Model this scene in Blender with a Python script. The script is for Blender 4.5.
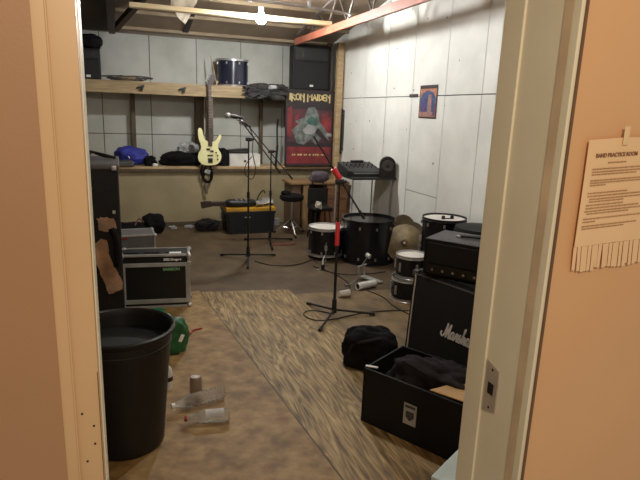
import bpy, bmesh, math, random
from mathutils import Vector, Matrix, noise
random.seed(7)
PI = math.pi
for o in list(bpy.data.objects): bpy.data.objects.remove(o)
SC = bpy.context.scene
COL = SC.collection

# ---------------------------------------------------------------- camera
EYE, FPX = 1.56, 543.0
yaw, pitch, roll = (math.radians(a) for a in (20.5, 13.2, 2.1))
fw = Vector((math.sin(yaw)*math.cos(pitch), math.cos(yaw)*math.cos(pitch), -math.sin(pitch)))
r0 = Vector((math.cos(yaw), -math.sin(yaw), 0)); u0 = r0.cross(fw)
CR = r0*math.cos(roll)+u0*math.sin(roll); CU = u0*math.cos(roll)-r0*math.sin(roll)
cam = bpy.data.objects.new('camera', bpy.data.cameras.new('camera')); COL.objects.link(cam)
cam.data.sensor_width = 36; cam.data.lens = FPX*36/640; cam.data.clip_start = .02
m = Matrix((CR, CU, -fw)).transposed().to_4x4(); m.translation = Vector((0, 0, EYE)); cam.matrix_world = m
SC.camera = cam

# ---------------------------------------------------------------- world, lights, exposure
w = bpy.data.worlds.new('world'); SC.world = w; w.use_nodes = True
w.node_tree.nodes['Background'].inputs[0].default_value = (1, .88, .72, 1)
w.node_tree.nodes['Background'].inputs[1].default_value = .34
def light(name, kind, loc, power, color, size=.1):
    l = bpy.data.lights.new(name, kind); l.energy = power; l.color = color
    if kind == 'POINT': l.shadow_soft_size = size
    if kind == 'AREA': l.size = size
    o = bpy.data.objects.new(name, l); COL.objects.link(o); o.location = loc; return o
light('hallway_ceiling_light', 'POINT', (.12, -.65, 2.3), 80, (1, .87, .67), .12)
SC.view_settings.view_transform = 'Standard'; SC.view_settings.look = 'None'
SC.view_settings.gamma = 1; SC.view_settings.use_curve_mapping = False
SC.view_settings.exposure = 0.0

# ---------------------------------------------------------------- materials
def lin(c):
    return tuple((v/255/12.92 if v/255 <= .04045 else ((v/255+.055)/1.055)**2.4) for v in c)+(1,)
MATS = {}
def mat(name, rgb, rough=.6, metal=0, rgb2=None, scale=6, bump=.0, bscale=60, spots=None, spot_scale=9, spot_th=.09,
        trans=0, emit=None, spec=.5, stretch=None):
    if name in MATS: return MATS[name]
    M = bpy.data.materials.new(name); M.use_nodes = True; nt = M.node_tree; N = nt.nodes; L = nt.links
    b = N['Principled BSDF']; b.inputs['Roughness'].default_value = rough; b.inputs['Metallic'].default_value = metal
    b.inputs['Specular IOR Level'].default_value = spec
    tc = N.new('ShaderNodeTexCoord'); mp = N.new('ShaderNodeMapping'); L.new(tc.outputs['Object'], mp.inputs[0])
    if stretch: mp.inputs['Scale'].default_value = stretch
    c1 = lin(rgb); c2 = lin(rgb2 or tuple(v*.86 for v in rgb))
    nz = N.new('ShaderNodeTexNoise'); nz.inputs['Scale'].default_value = scale; nz.inputs['Detail'].default_value = 5
    L.new(mp.outputs[0], nz.inputs['Vector'])
    rp = N.new('ShaderNodeValToRGB'); rp.color_ramp.elements[0].position = .35; rp.color_ramp.elements[1].position = .68
    rp.color_ramp.elements[0].color = c2; rp.color_ramp.elements[1].color = c1
    L.new(nz.outputs['Fac'], rp.inputs[0]); out = rp.outputs[0]
    if spots:
        v = N.new('ShaderNodeTexVoronoi'); v.inputs['Scale'].default_value = spot_scale; L.new(tc.outputs['Object'], v.inputs['Vector'])
        n2 = N.new('ShaderNodeTexNoise'); n2.inputs['Scale'].default_value = 3; L.new(tc.outputs['Object'], n2.inputs['Vector'])
        sm = N.new('ShaderNodeMath'); sm.operation = 'MULTIPLY_ADD'; L.new(n2.outputs['Fac'], sm.inputs[0]); sm.inputs[1].default_value = .35; sm.inputs[2].default_value = -.1
        lt = N.new('ShaderNodeMath'); lt.operation = 'LESS_THAN'; L.new(v.outputs['Distance'], lt.inputs[0])
        sc = N.new('ShaderNodeMath'); sc.operation = 'MULTIPLY'; L.new(sm.outputs[0], sc.inputs[0]); sc.inputs[1].default_value = spot_th/.08
        L.new(sc.outputs[0], lt.inputs[1])
        mx = N.new('ShaderNodeMixRGB'); L.new(lt.outputs[0], mx.inputs[0]); L.new(out, mx.inputs[1]); mx.inputs[2].default_value = lin(spots); out = mx.outputs[0]
    L.new(out, b.inputs['Base Color'])
    if bump:
        n3 = N.new('ShaderNodeTexNoise'); n3.inputs['Scale'].default_value = bscale; n3.inputs['Detail'].default_value = 3
        L.new(mp.outputs[0], n3.inputs['Vector'])
        bp = N.new('ShaderNodeBump'); bp.inputs['Strength'].default_value = bump; bp.inputs['Distance'].default_value = .01
        L.new(n3.outputs['Fac'], bp.inputs['Height']); L.new(bp.outputs[0], b.inputs['Normal'])
    if trans: b.inputs['Transmission Weight'].default_value = trans; b.inputs['IOR'].default_value = 1.3
    if emit:
        b.inputs['Emission Color'].default_value = lin(rgb); b.inputs['Emission Strength'].default_value = emit
    MATS[name] = M; return M

def plywood(name, a, b_, c, wave_scale=9, dist=9, angle=0, contrast=.5, grain=(3, .35)):
    M = bpy.data.materials.new(name); M.use_nodes = True; nt = M.node_tree; N = nt.nodes; L = nt.links
    bs = N['Principled BSDF']; bs.inputs['Roughness'].default_value = .62
    tc = N.new('ShaderNodeTexCoord'); mp = N.new('ShaderNodeMapping'); mp.inputs['Rotation'].default_value = (0, 0, angle)
    mp.inputs['Scale'].default_value = (grain[0], grain[1], 1); L.new(tc.outputs['Object'], mp.inputs[0])
    nz = N.new('ShaderNodeTexNoise'); nz.inputs['Scale'].default_value = 1.6; nz.inputs['Detail'].default_value = 3; L.new(mp.outputs[0], nz.inputs['Vector'])
    if wave_scale > 100:
        fr = N.new('ShaderNodeTexWave'); fr.bands_direction = 'X'; fr.inputs['Scale'].default_value = 2.6; fr.inputs['Distortion'].default_value = 15
        fr.inputs['Detail'].default_value = 2.6; fr.inputs['Detail Scale'].default_value = .8; fr.inputs['Detail Roughness'].default_value = .62; L.new(mp.outputs[0], fr.inputs['Vector'])
    else:
        mu = N.new('ShaderNodeMath'); mu.operation = 'MULTIPLY'; L.new(nz.outputs['Fac'], mu.inputs[0]); mu.inputs[1].default_value = wave_scale
        fr = N.new('ShaderNodeMath'); fr.operation = 'PINGPONG'; L.new(mu.outputs[0], fr.inputs[0]); fr.inputs[1].default_value = .5
    n2 = N.new('ShaderNodeTexNoise'); n2.inputs['Scale'].default_value = dist; n2.inputs['Detail'].default_value = 6; L.new(mp.outputs[0], n2.inputs['Vector'])
    ad = N.new('ShaderNodeMath'); ad.operation = 'MULTIPLY_ADD'; L.new(fr.outputs[0], ad.inputs[0]); ad.inputs[1].default_value = contrast; L.new(n2.outputs['Fac'], ad.inputs[2])
    rp = N.new('ShaderNodeValToRGB'); e = rp.color_ramp.elements
    e[0].position = .38; e[0].color = lin(a); e[1].position = .85; e[1].color = lin(c); k = e.new(.58); k.color = lin(b_)
    L.new(ad.outputs[0], rp.inputs[0])
    # dirt patches that belong to the board
    n4 = N.new('ShaderNodeTexNoise'); n4.inputs['Scale'].default_value = 2.2; n4.inputs['Detail'].default_value = 7; L.new(tc.outputs['Object'], n4.inputs['Vector'])
    r4 = N.new('ShaderNodeValToRGB'); r4.color_ramp.elements[0].position = .40; r4.color_ramp.elements[1].position = .66
    r4.color_ramp.elements[0].color = (.74, .70, .64, 1); r4.color_ramp.elements[1].color = (1, 1, 1, 1); L.new(n4.outputs['Fac'], r4.inputs[0])
    mx = N.new('ShaderNodeMixRGB'); mx.blend_type = 'MULTIPLY'; mx.inputs[0].default_value = 1; L.new(rp.outputs[0], mx.inputs[1]); L.new(r4.outputs[0], mx.inputs[2])
    L.new(mx.outputs[0], bs.inputs['Base Color'])
    bp = N.new('ShaderNodeBump'); bp.inputs['Strength'].default_value = .25; bp.inputs['Distance'].default_value = .004
    L.new(ad.outputs[0], bp.inputs['Height']); L.new(bp.outputs[0], bs.inputs['Normal'])
    MATS[name] = M; return M

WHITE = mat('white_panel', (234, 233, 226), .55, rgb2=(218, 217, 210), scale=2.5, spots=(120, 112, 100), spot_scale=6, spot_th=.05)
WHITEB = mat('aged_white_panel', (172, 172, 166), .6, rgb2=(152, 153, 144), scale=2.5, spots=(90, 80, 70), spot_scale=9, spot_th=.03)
GAP = mat('panel_gap', (58, 54, 48), .9)
TANWALL = mat('tan_panel', (158, 144, 112), .65, rgb2=(140, 127, 98), scale=3)
LUMBER = mat('pale_lumber', (184, 160, 122), .6, rgb2=(160, 134, 98), scale=5, stretch=(1, 6, 6))
FASCIA = mat('shelf_lumber', (158, 136, 100), .6, rgb2=(130, 110, 80), scale=5, stretch=(1, 8, 8))
GREYWOOD = mat('grey_wood', (112, 98, 84), .7, rgb2=(84, 72, 62), scale=5, stretch=(8, 8, 1))
DARKWOOD = mat('dark_stud', (86, 72, 52), .7, rgb2=(66, 54, 40), scale=5, stretch=(8, 8, 1))
DESK = mat('desk_brown', (130, 90, 60), .5, rgb2=(108, 72, 46), scale=4, stretch=(1, 1, 6))
DESKTAN = mat('desk_tan', (150, 120, 84), .5, rgb2=(128, 100, 68), scale=4)
ROOF = mat('roof_sheet', (146, 128, 108), .55, rgb2=(122, 104, 86), scale=2)
DARKCEIL = mat('dark_ceiling_board', (62, 54, 48), .8, rgb2=(48, 42, 38), scale=3)
PURLIN = mat('purlin', (156, 138, 112), .6)
YELLOWL = mat('yellow_lumber', (232, 214, 176), .55, rgb2=(214, 190, 146), stretch=(1, 8, 8))
TRUSSO = mat('orange_truss_steel', (184, 112, 88), .5, .1, rgb2=(164, 94, 72))
TRUSSD = mat('brown_truss_steel', (66, 46, 36), .6, .1, rgb2=(48, 34, 28))
TRUSSG = mat('grey_web_steel', (110, 100, 94), .5, .3)
CONDUIT = mat('steel_conduit', (200, 200, 200), .35, .6)
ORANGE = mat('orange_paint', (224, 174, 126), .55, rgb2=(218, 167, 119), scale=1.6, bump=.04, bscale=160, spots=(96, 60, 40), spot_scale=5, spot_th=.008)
ORANGE_DIM = mat('orange_paint_dimmed', (168, 124, 88), .55, rgb2=(161, 118, 82), scale=1.6, bump=.04, bscale=160)  # darker copy of the wall orange: weaker light put into the colour
CREAM = mat('cream_frame_paint', (232, 218, 190), .42, rgb2=(222, 207, 178), scale=2, spots=(120, 96, 70), spot_scale=8, spot_th=.01)
TANFR = mat('tan_frame_paint', (208, 168, 124), .42, rgb2=(198, 158, 114), scale=2)
BROWNGAP = mat('brown_caulk', (120, 86, 60), .8)
CREAMD = mat('tan_groove', (218, 188, 152), .5)
STEEL = mat('strike_steel', (196, 178, 160), .45, .25)
CHROME = mat('chrome', (205, 205, 205), .28, .8)
BLACK = mat('black_plastic', (22, 21, 21), .45, rgb2=(17, 16, 16))
CANB = mat('can_black_plastic', (19, 19, 20), .45, rgb2=(15, 15, 16), bump=.05, bscale=20)
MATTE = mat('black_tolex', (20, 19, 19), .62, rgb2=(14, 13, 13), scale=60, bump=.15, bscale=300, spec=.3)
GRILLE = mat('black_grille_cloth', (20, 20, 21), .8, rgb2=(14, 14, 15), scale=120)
TOLEXTOP = mat('dusty_lit_tolex', (78, 75, 76), .6, rgb2=(62, 60, 60), scale=20, bump=.1, bscale=300)  # dusty lid grey, also the painted light on the amp head top
DRUMB = mat('black_drum_wrap', (22, 21, 26), .22, rgb2=(16, 15, 20))
FABB = mat('black_fabric', (22, 20, 22), .9, rgb2=(13, 12, 13), scale=14, bump=.3, bscale=90, spec=.15)
FABG = mat('charcoal_fabric', (50, 46, 48), .95, rgb2=(34, 31, 33), scale=8, bump=.3, bscale=60, spec=.15)
GREYF = mat('grey_lilac_fabric', (98, 88, 96), .9, rgb2=(72, 64, 72), scale=14, bump=.3, bscale=90, spec=.15)
BLUE = mat('blue_fabric', (44, 50, 150), .7, rgb2=(30, 34, 110), scale=9, bump=.3, bscale=50)
LGREY = mat('pale_grey_plastic', (150, 150, 150), .5)
DGREY = mat('dark_grey_plastic', (70, 68, 66), .5)
WHITEP = mat('white_plastic', (222, 220, 214), .45)
HEADW = mat('white_drum_skin', (236, 232, 224), .4, rgb2=(222, 217, 208), scale=5)
HEADB = mat('black_drum_skin', (40, 38, 40), .3)
ALU = mat('case_aluminium', (172, 170, 164), .5, .2, rgb2=(140, 138, 132))
CASEB = mat('case_black_panel', (18, 18, 18), .4)
YEL = mat('yellow_lid', (200, 150, 40), .5)
TOTE = mat('black_tote_plastic', (24, 26, 30), .5)
RED = mat('red_tape', (210, 50, 52), .5)
REDC = mat('red_cap', (150, 18, 24), .4)
CREAMG = mat('cream_gloss', (232, 228, 176), .25, rgb2=(226, 220, 164))
NECK = mat('dark_fretboard', (48, 32, 27), .5, rgb2=(44, 28, 24))
BRASS = mat('dull_bronze', (124, 106, 74), .4, .4, rgb2=(92, 78, 52), scale=12)
CARD = mat('cardboard', (196, 160, 108), .75, rgb2=(184, 148, 98))
TORN = mat('torn_board', (176, 142, 112), .8, rgb2=(120, 94, 74), scale=9)
TEAL = mat('pale_teal_plastic', (214, 232, 228), .4)
GREEN = mat('green_plastic', (24, 92, 48), .45, rgb2=(18, 70, 38))
TEALG = mat('teal_cloth', (30, 120, 90), .6)
PAPER = mat('notice_paper', (240, 198, 152), .7, rgb2=(232, 190, 144), scale=4)
INK = mat('faded_ink', (150, 104, 72), .8)
INK2 = mat('soft_ink', (186, 142, 102), .8)
PET = mat('clear_bottle_plastic', (250, 252, 252), .05, trans=.9)
LABELW = mat('white_label', (250, 248, 244), .5)
CAN = mat('brushed_can', (186, 168, 156), .35, .7)
BULB_ADDED = mat('lit_bulb_added', (250, 252, 250), .4, emit=680)
BULB = mat('lit_bulb', (250, 252, 250), .4, emit=1270)
RAG = mat('pale_insulation', (206, 198, 180), .9, rgb2=(160, 150, 134), scale=8, bump=.3)
SKULL = mat('print_grey', (120, 126, 120), .5, rgb2=(70, 76, 76), scale=14)
PRED = mat('print_red', (136, 44, 48), .45, rgb2=(96, 38, 44), scale=7)
PREDD = mat('print_dark_red', (92, 46, 52), .45, rgb2=(60, 38, 46), scale=6)
PBLK = mat('print_black', (44, 36, 40), .45)
PGOLD = mat('print_gold', (206, 186, 128), .5)
PTEAL = mat('print_green_grey', (62, 104, 92), .5, rgb2=(44, 72, 68), scale=18)
PORG = mat('print_orange', (196, 140, 98), .5, rgb2=(170, 96, 76), scale=24)
PBLUE = mat('print_blue', (70, 92, 136), .5, rgb2=(52, 62, 100), scale=24)
PPUR = mat('print_purple', (92, 70, 120), .5)
PPINK = mat('print_pink', (190, 128, 112), .5, rgb2=(120, 110, 110), scale=30)
TGREEN = mat('green_lettering', (130, 176, 122), .5)
FLOORM = plywood('dusty_board_floor', (76, 60, 40), (88, 71, 49), (104, 86, 60), 3, 5, .1, .25, (1.2, .8))
PLYS = plywood('striped_plywood', (88, 69, 40), (138, 114, 74), (188, 162, 114), 22, 10, .09, .44, (3.6, .40))
PLYL = plywood('worn_plywood', (120, 90, 50), (150, 120, 72), (182, 152, 100), 3, 7, .9, .12, (1.6, 1.9))
PLYR = plywood('dull_plywood', (96, 78, 52), (122, 101, 70), (144, 120, 84), 5, 6, .2, .25, (1.5, .9))

# ---------------------------------------------------------------- mesh helpers
def link(name, bm, mats, parent=None, smooth=40):
    me = bpy.data.meshes.new(name)
    bmesh.ops.recalc_face_normals(bm, faces=bm.faces[:])
    bm.to_mesh(me); bm.free()
    if not isinstance(mats, (list, tuple)): mats = [mats]
    for k in mats: me.materials.append(k)
    if smooth:
        for p in me.polygons: p.use_smooth = True
        me.set_sharp_from_angle(angle=math.radians(smooth))
    o = bpy.data.objects.new(name, me); COL.objects.link(o)
    if smooth:
        wn = o.modifiers.new('weighted_normal', 'WEIGHTED_NORMAL'); wn.keep_sharp = True
    if parent: o.parent = parent
    return o
def tag(o, label, cat, group=None, kind=None):
    o['label'] = label; o['category'] = cat
    if group: o['group'] = group
    if kind: o['kind'] = kind
    return o
def thing(name, label, cat, loc=(0, 0, 0), rz=0, group=None):
    o = bpy.data.objects.new(name, None); COL.objects.link(o); o.location = loc; o.rotation_euler = (0, 0, rz)
    o.empty_display_size = .05
    return tag(o, label, cat, group)
def struct(name, bm, mats, label=None, smooth=0):
    o = link(name, bm, mats, None, smooth); o['kind'] = 'structure'
    if label: o['label'] = label
    o['category'] = name.split('_')[0]
    return o
def copy_tree(o, parent=None):
    c = o.copy(); COL.objects.link(c)
    if parent: c.parent = parent
    for ch in list(o.children): copy_tree(ch, c)
    return c
def B(): return bmesh.new()
def box(bm, c, s, rot=None, bev=0, mi=0):
    r = bmesh.ops.create_cube(bm, size=1); vs = r['verts']
    M = Matrix.Translation(Vector(c)) @ (rot.to_4x4() if rot else Matrix()) @ Matrix.Diagonal((*s, 1))
    bmesh.ops.transform(bm, matrix=M, verts=vs)
    fs = {f for v in vs for f in v.link_faces}
    if bev:
        es = list({e for v in vs for e in v.link_edges})
        rb = bmesh.ops.bevel(bm, geom=es, offset=bev, segments=2, affect='EDGES', profile=.5)
        fs = set(rb['faces']) | {f for f in fs if f.is_valid}
    for f in fs: f.material_index = mi
    return bm
def RZ(a): return Matrix.Rotation(a, 3, 'Z')
def RX(a): return Matrix.Rotation(a, 3, 'X')
def RY(a): return Matrix.Rotation(a, 3, 'Y')
def ring(bm, c, ax, r, n, ref=None):
    ax = ax.normalized(); ref = ref or (Vector((0, 0, 1)) if abs(ax.z) < .9 else Vector((1, 0, 0)))
    u = ax.cross(ref).normalized(); v = ax.cross(u)
    return [bm.verts.new(c+u*math.cos(2*PI*i/n)*r+v*math.sin(2*PI*i/n)*r) for i in range(n)]
def bridge(bm, a, b, mi=0):
    n = len(a)
    for i in range(n):
        f = bm.faces.new((a[i], a[(i+1) % n], b[(i+1) % n], b[i])); f.material_index = mi
def cyl(bm, p0, p1, r0, r1=None, n=16, caps=True, mi=0):
    p0 = Vector(p0); p1 = Vector(p1); r1 = r0 if r1 is None else r1
    a = ring(bm, p0, p1-p0, r0, n); b = ring(bm, p1, p1-p0, r1, n); bridge(bm, a, b, mi)
    if caps:
        for k in (a, b):
            f = bm.faces.new(k); f.material_index = mi
    return bm
def smooth_pts(pts, k=5, closed=False):
    P = [Vector(p) for p in pts]; out = []; n = len(P)
    for i in range(n-1):
        a, b, c, d = P[max(i-1, 0)], P[i], P[i+1], P[min(i+2, n-1)]
        for j in range(k):
            t = j/k
            out.append(.5*((2*b)+(c-a)*t+(2*a-5*b+4*c-d)*t*t+(3*b-a-3*c+d)*t**3))
    out.append(P[-1]); return out
def tube(bm, pts, r, n=8, k=5, mi=0):
    P = smooth_pts(pts, k) if k > 1 else [Vector(p) for p in pts]
    prev = None; ref = Vector((.13, .21, .97)).normalized()
    first = None
    for i, p in enumerate(P):
        t = (P[min(i+1, len(P)-1)]-P[max(i-1, 0)])
        if t.length < 1e-7: continue
        t.normalize()
        u = t.cross(ref)
        if u.length < .05: u = t.cross(Vector((1, 0, 0)))
        u.normalize(); v = t.cross(u)
        rr = r(i/(len(P)-1)) if callable(r) else r
        cur = [bm.verts.new(p+u*math.cos(2*PI*j/n)*rr+v*math.sin(2*PI*j/n)*rr) for j in range(n)]
        if prev: bridge(bm, prev, cur, mi)
        else: first = cur
        prev = cur
    bm.faces.new(first).material_index = mi; bm.faces.new(prev).material_index = mi
    return bm
def lathe(bm, prof, n=40, c=(0, 0, 0), M=None, mi=0):
    rows = []
    for r, z in prof:
        row = []
        for i in range(n):
            p = Vector((r*math.cos(2*PI*i/n), r*math.sin(2*PI*i/n), z))
            if M: p = M @ p
            row.append(bm.verts.new(p+Vector(c)))
        if rows: bridge(bm, rows[-1], row, mi)
        rows.append(row)
    if prof[0][0] > 1e-5: bm.faces.new(rows[0]).material_index = mi
    if prof[-1][0] > 1e-5: bm.faces.new(rows[-1]).material_index = mi
    bmesh.ops.remove_doubles(bm, verts=[v for r in rows for v in r], dist=1e-5)
    return bm
def prism(bm, poly, d0, d1, M=None, mi=0):
    """poly in local x,z; extruded along local y from d0 to d1"""
    a = []; b = []
    for x, z in poly:
        p, q = Vector((x, d0, z)), Vector((x, d1, z))
        if M: p, q = M @ p, M @ q
        a.append(bm.verts.new(p)); b.append(bm.verts.new(q))
    bm.faces.new(a).material_index = mi; bm.faces.new(b[::-1]).material_index = mi
    bridge(bm, a, b, mi); return bm
def blob(bm, c, s, seed=0, amp=.18, f=1.6, sub=4, power=2.6, flat=True, rot=0, mi=0):
    r = bmesh.ops.create_icosphere(bm, subdivisions=sub, radius=1)
    cs, sn = math.cos(rot), math.sin(rot)
    for v in r['verts']:
        d = v.co.normalized()
        k = (abs(d.x)**power+abs(d.y)**power+abs(d.z)**power)**(-1/power)
        o = Vector((seed*3.1, seed*1.7, seed))
        nz = noise.noise(d*f+o)*amp + noise.noise(d*f*2.7+o)*amp*.5 + abs(noise.noise(d*f*5+o))*amp*.25
        p = d*k*(1+nz); p = Vector((p.x*s[0], p.y*s[1], p.z*s[2]))
        if flat and p.z < -s[2]*.8: p.z = -s[2]*.8
        v.co = Vector((p.x*cs-p.y*sn, p.x*sn+p.y*cs, p.z))+Vector(c)
    for v in r['verts']:
        for fc in v.link_faces: fc.material_index = mi
    return bm
def text_mesh(name, body, size, material, parent, M, extrude=.0006, align='LEFT', shear=0, bold=.0, sx=1):
    cu = bpy.data.curves.new(name+'_curve', 'FONT'); cu.body = body; cu.size = size; cu.extrude = extrude; cu.align_x = align; cu.shear = shear; cu.offset = bold
    t = bpy.data.objects.new(name+'_tmp', cu); COL.objects.link(t)
    bpy.context.view_layer.update(); dg = bpy.context.evaluated_depsgraph_get()
    me = bpy.data.meshes.new_from_object(t.evaluated_get(dg)); bpy.data.objects.remove(t); bpy.data.curves.remove(cu)
    me.transform(M @ Matrix.Diagonal((sx, 1, 1, 1))); me.materials.clear(); me.materials.append(material); me.name = name
    o = bpy.data.objects.new(name, me); COL.objects.link(o)
    if parent: o.parent = parent
    return o
def frontM(x, y, z):   # text lying in local XZ plane facing -Y
    return Matrix.Translation((x, y, z)) @ Matrix.Rotation(PI/2, 4, 'X')
def strokes(bm, polys, wd, M, d=.001):
    """flat ribbon lettering; 2D polylines mapped by M, raised by d"""
    for k, pl in enumerate(polys):
        P = [Vector((p[0], p[1])) for p in pl]; L = []; R = []
        for i, p in enumerate(P):
            t = P[min(i+1, len(P)-1)]-P[max(i-1, 0)]; t.normalize(); nn = Vector((-t.y, t.x))*wd/2
            if i == 0: p = p-t*wd*.3
            if i == len(P)-1: p = p+t*wd*.3
            L.append(p+nn); R.append(p-nn)
        dd = d+.0002*(k % 4)
        V = [[bm.verts.new(M @ Vector((q.x, q.y, h))) for q in seq] for seq in (L, R) for h in (dd, 0)]
        Lt, Lb, Rt, Rb = V
        for i in range(len(P)-1):
            bm.faces.new((Lt[i], Lt[i+1], Rt[i+1], Rt[i])); bm.faces.new((Lb[i], Rb[i], Rb[i+1], Lb[i+1]))
            bm.faces.new((Lt[i], Lb[i], Lb[i+1], Lt[i+1])); bm.faces.new((Rt[i], Rt[i+1], Rb[i+1], Rb[i]))
        for i in (0, -1): bm.faces.new((Lt[i], Rt[i], Rb[i], Lb[i]))
    return bm

# ================================================================ SETTING
XR, YB, YF, XL = 2.99, 7.86, 7.39, -1.55      # right wall, back wall, bench front, left wall
b = B(); box(b, (.72, 4.5, -.03), (4.6, 7.2, .06)); struct('floor', b, FLOORM, 'dusty brown board floor at the back of the room')
def sheet(pts, z0, z1):
    b = B(); a = [b.verts.new((x, y, z0)) for x, y in pts]; c = [b.verts.new((x, y, z1)) for x, y in pts]
    b.faces.new(a); b.faces.new(c); bridge(b, a, c); return b
struct('floor', sheet([(.615, 4.57), (1.38, 4.45), (1.69, 1.3), (.915, 1.3)], -.002, .002), PLYS, 'plywood sheet with bold striped grain')
struct('floor', sheet([(-1.5, 4.62), (.606, 4.60), (.905, 1.3), (-1.5, 1.3)], -.002, .002), PLYL, 'worn plywood sheet by the trash can')
struct('floor', sheet([(1.388, 4.32), (2.6, 4.2), (2.9, 1.3), (1.70, 1.3)], -.002, .002), PLYR, 'dull plywood sheet under the amplifier')
# right wall: white panels over dark gaps
b = B(); G = .009
prism(b, [(1.2, 0), (YB, 0), (YB, 2.52), (1.2, 3.75)], XR+.02, XR+.08, Matrix(((0, 1, 0), (1, 0, 0), (0, 0, 1))), 1)
Gs = 0
seams = [7.86, 7.17, 6.56, 5.95, 5.33, 4.69, 4.11, 3.49, 2.88, 2.27, 1.66, 1.2]
for y1, y0 in zip(seams, seams[1:]):
    zs = [0, 1.765] if not (y1 == 5.33) else [0, .76, 1.765]
    for i, z in enumerate(zs):
        z2 = zs[i+1] if i+1 < len(zs) else None
        if z2: box(b, (XR+.01, (y0+y1)/2, (z+z2)/2), (.02, y1-y0-G, z2-z-G))
        else:
            top = lambda y: 2.52+(YB-y)*(3.75-2.52)/(YB-1.2)
            Mx = Matrix(((0, 1, 0), (1, 0, 0), (0, 0, 1)))
            g = .5*G
            prism(b, [(y0+g, z+g), (y1-g, z+g), (y1-g, top(y1)), (y0+g, top(y0))], XR, XR+.02, Mx)
struct('wall_right', b, [WHITE, GAP], 'bright white panelled wall on the right')
# back wall
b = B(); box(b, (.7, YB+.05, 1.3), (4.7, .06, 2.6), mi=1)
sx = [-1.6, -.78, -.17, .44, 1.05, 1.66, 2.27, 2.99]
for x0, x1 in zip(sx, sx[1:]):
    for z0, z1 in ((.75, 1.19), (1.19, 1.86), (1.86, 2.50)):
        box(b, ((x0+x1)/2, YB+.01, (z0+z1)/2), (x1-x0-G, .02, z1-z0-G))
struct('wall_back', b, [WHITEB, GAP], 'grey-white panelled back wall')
b = B(); box(b, (.715, YF+.25, .385), (4.53, .45, .77)); struct('wall_back_lower', b, TANWALL, 'tan boxed-in lower wall under the ledge')
b = B(); box(b, (XL-.05, 4.5, 1.8), (.1, 7, 3.8)); struct('wall_left', b, TANWALL, 'left wall')
b = B(); box(b, (.55, YF+.02, .030), (2.6, .03, .05)); struct('baseboard_back', b, DARKWOOD)
# roof: sheets rising from the back wall
b = B()
sl = math.atan((3.75-2.52)/(YB-1.2))
n = 60
for i in range(n):
    x0 = -1.6+4.7*i/n; x1 = -1.6+4.7*(i+1)/n; h = 0
    vs = [b.verts.new(p) for p in ((x0, YB+.1, 2.50+.002*(i % 2)), (x1, YB+.1, 2.50+.002*((i+1) % 2)), (x1, 1.0, 3.77+.002*((i+1) % 2)), (x0, 1.0, 3.77+.002*(i % 2)))]
    b.faces.new(vs)
bmesh.ops.remove_doubles(b, verts=b.verts[:], dist=1e-4)
r = bmesh.ops.extrude_face_region(b, geom=b.faces[:]); bmesh.ops.translate(b, verts=[v for v in r['geom'] if isinstance(v, bmesh.types.BMVert)], vec=(0, 0, .05))
struct('ceiling', b, ROOF, 'brown-grey sloping roof underside')
def roofz(y): return 2.50+(YB+.1-y)*(3.77-2.50)/(YB+.1-1.0)
for i, y in enumerate((7.75, 7.15, 6.55, 5.3, 4.3, 3.3, 2.3)):
    b = B(); box(b, (.7, y, roofz(y)-.02), (4.55, .035, .04), RX(-sl)); struct('trim_%d' % (i+1), b, PURLIN, 'pale roof batten across the ceiling')
b = B(); box(b, (.9, 7.40, roofz(7.40)-.012), (.07, .75, .016), RX(-sl)); struct('trim_8', b, DARKCEIL)
b = B(); box(b, (.72, YB-.02, 2.50), (4.5, .03, .07)); struct('trim_9', b, mat('brown_trim', (104, 92, 78), .7))
b = B(); box(b, (-.77, 6.6, 2.49), (1.60, 2.5, .03)); struct('ceiling', b, DARKCEIL, 'dark board ceiling left of the brown truss')

# front wall with the doorway (hall side painted orange)
YN, YD = .95, 1.2     # hall face, room face
XJ = .92
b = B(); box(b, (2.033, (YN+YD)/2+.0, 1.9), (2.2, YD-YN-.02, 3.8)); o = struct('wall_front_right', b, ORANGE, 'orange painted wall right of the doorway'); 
b = B(); box(b, (-1.175, 1.126, 1.9), (2.1, .148, 3.8)); struct('wall_front_left', b, ORANGE_DIM, 'orange painted wall left of the doorway, darkened for its dimmer light')
b = B(); box(b, (.4, 1.08, 3.0), (1.25, .2, 1.6)); struct('wall_front_top', b, ORANGE)
# right jamb
dj = thing('door_1', 'cream painted steel door frame, right jamb with a strike plate', 'door frame', (XJ, YN, 0)); dj['kind'] = 'structure'
b = B(); box(b, (.0085, .1, 1.1), (.017, .15, 2.2), bev=.001); link('jamb', b, CREAM, dj)
b = B(); box(b, (.0055, .2125, 1.1), (.023, .075, 2.2), bev=.003); link('stop', b, CREAM, dj)
b = B(); box(b, (.005, .014, 1.1), (.014, .022, 2.2), bev=.002); link('backbend', b, CREAM, dj)
b = B(); box(b, (.0105, .001, 1.1), (.006, .005, 2.2)); link('caulk_line', b, BROWNGAP, dj)
# shallow recess band on the jamb face
b = B(); box(b, (-.0005, .038, 1.1), (.003, .026, 2.2)); link('groove_strip', b, CREAMD, dj)
b = B(); Mx = Matrix(((0, 1, 0), (1, 0, 0), (0, 0, 1)))
prism(b, [(.115, .79), (.165, .775), (.165, .925), (.115, .91)], -.005, .001, Mx, 0)
box(b, (-.0055, .14, .85), (.002, .022, .032), mi=1)
for zz in (.795, .905): cyl(b, (-.0055, .14, zz), (-.0045, .14, zz), .004, n=8, mi=1)
sp = link('strike_plate', b, [STEEL, BLACK], dj)
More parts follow.
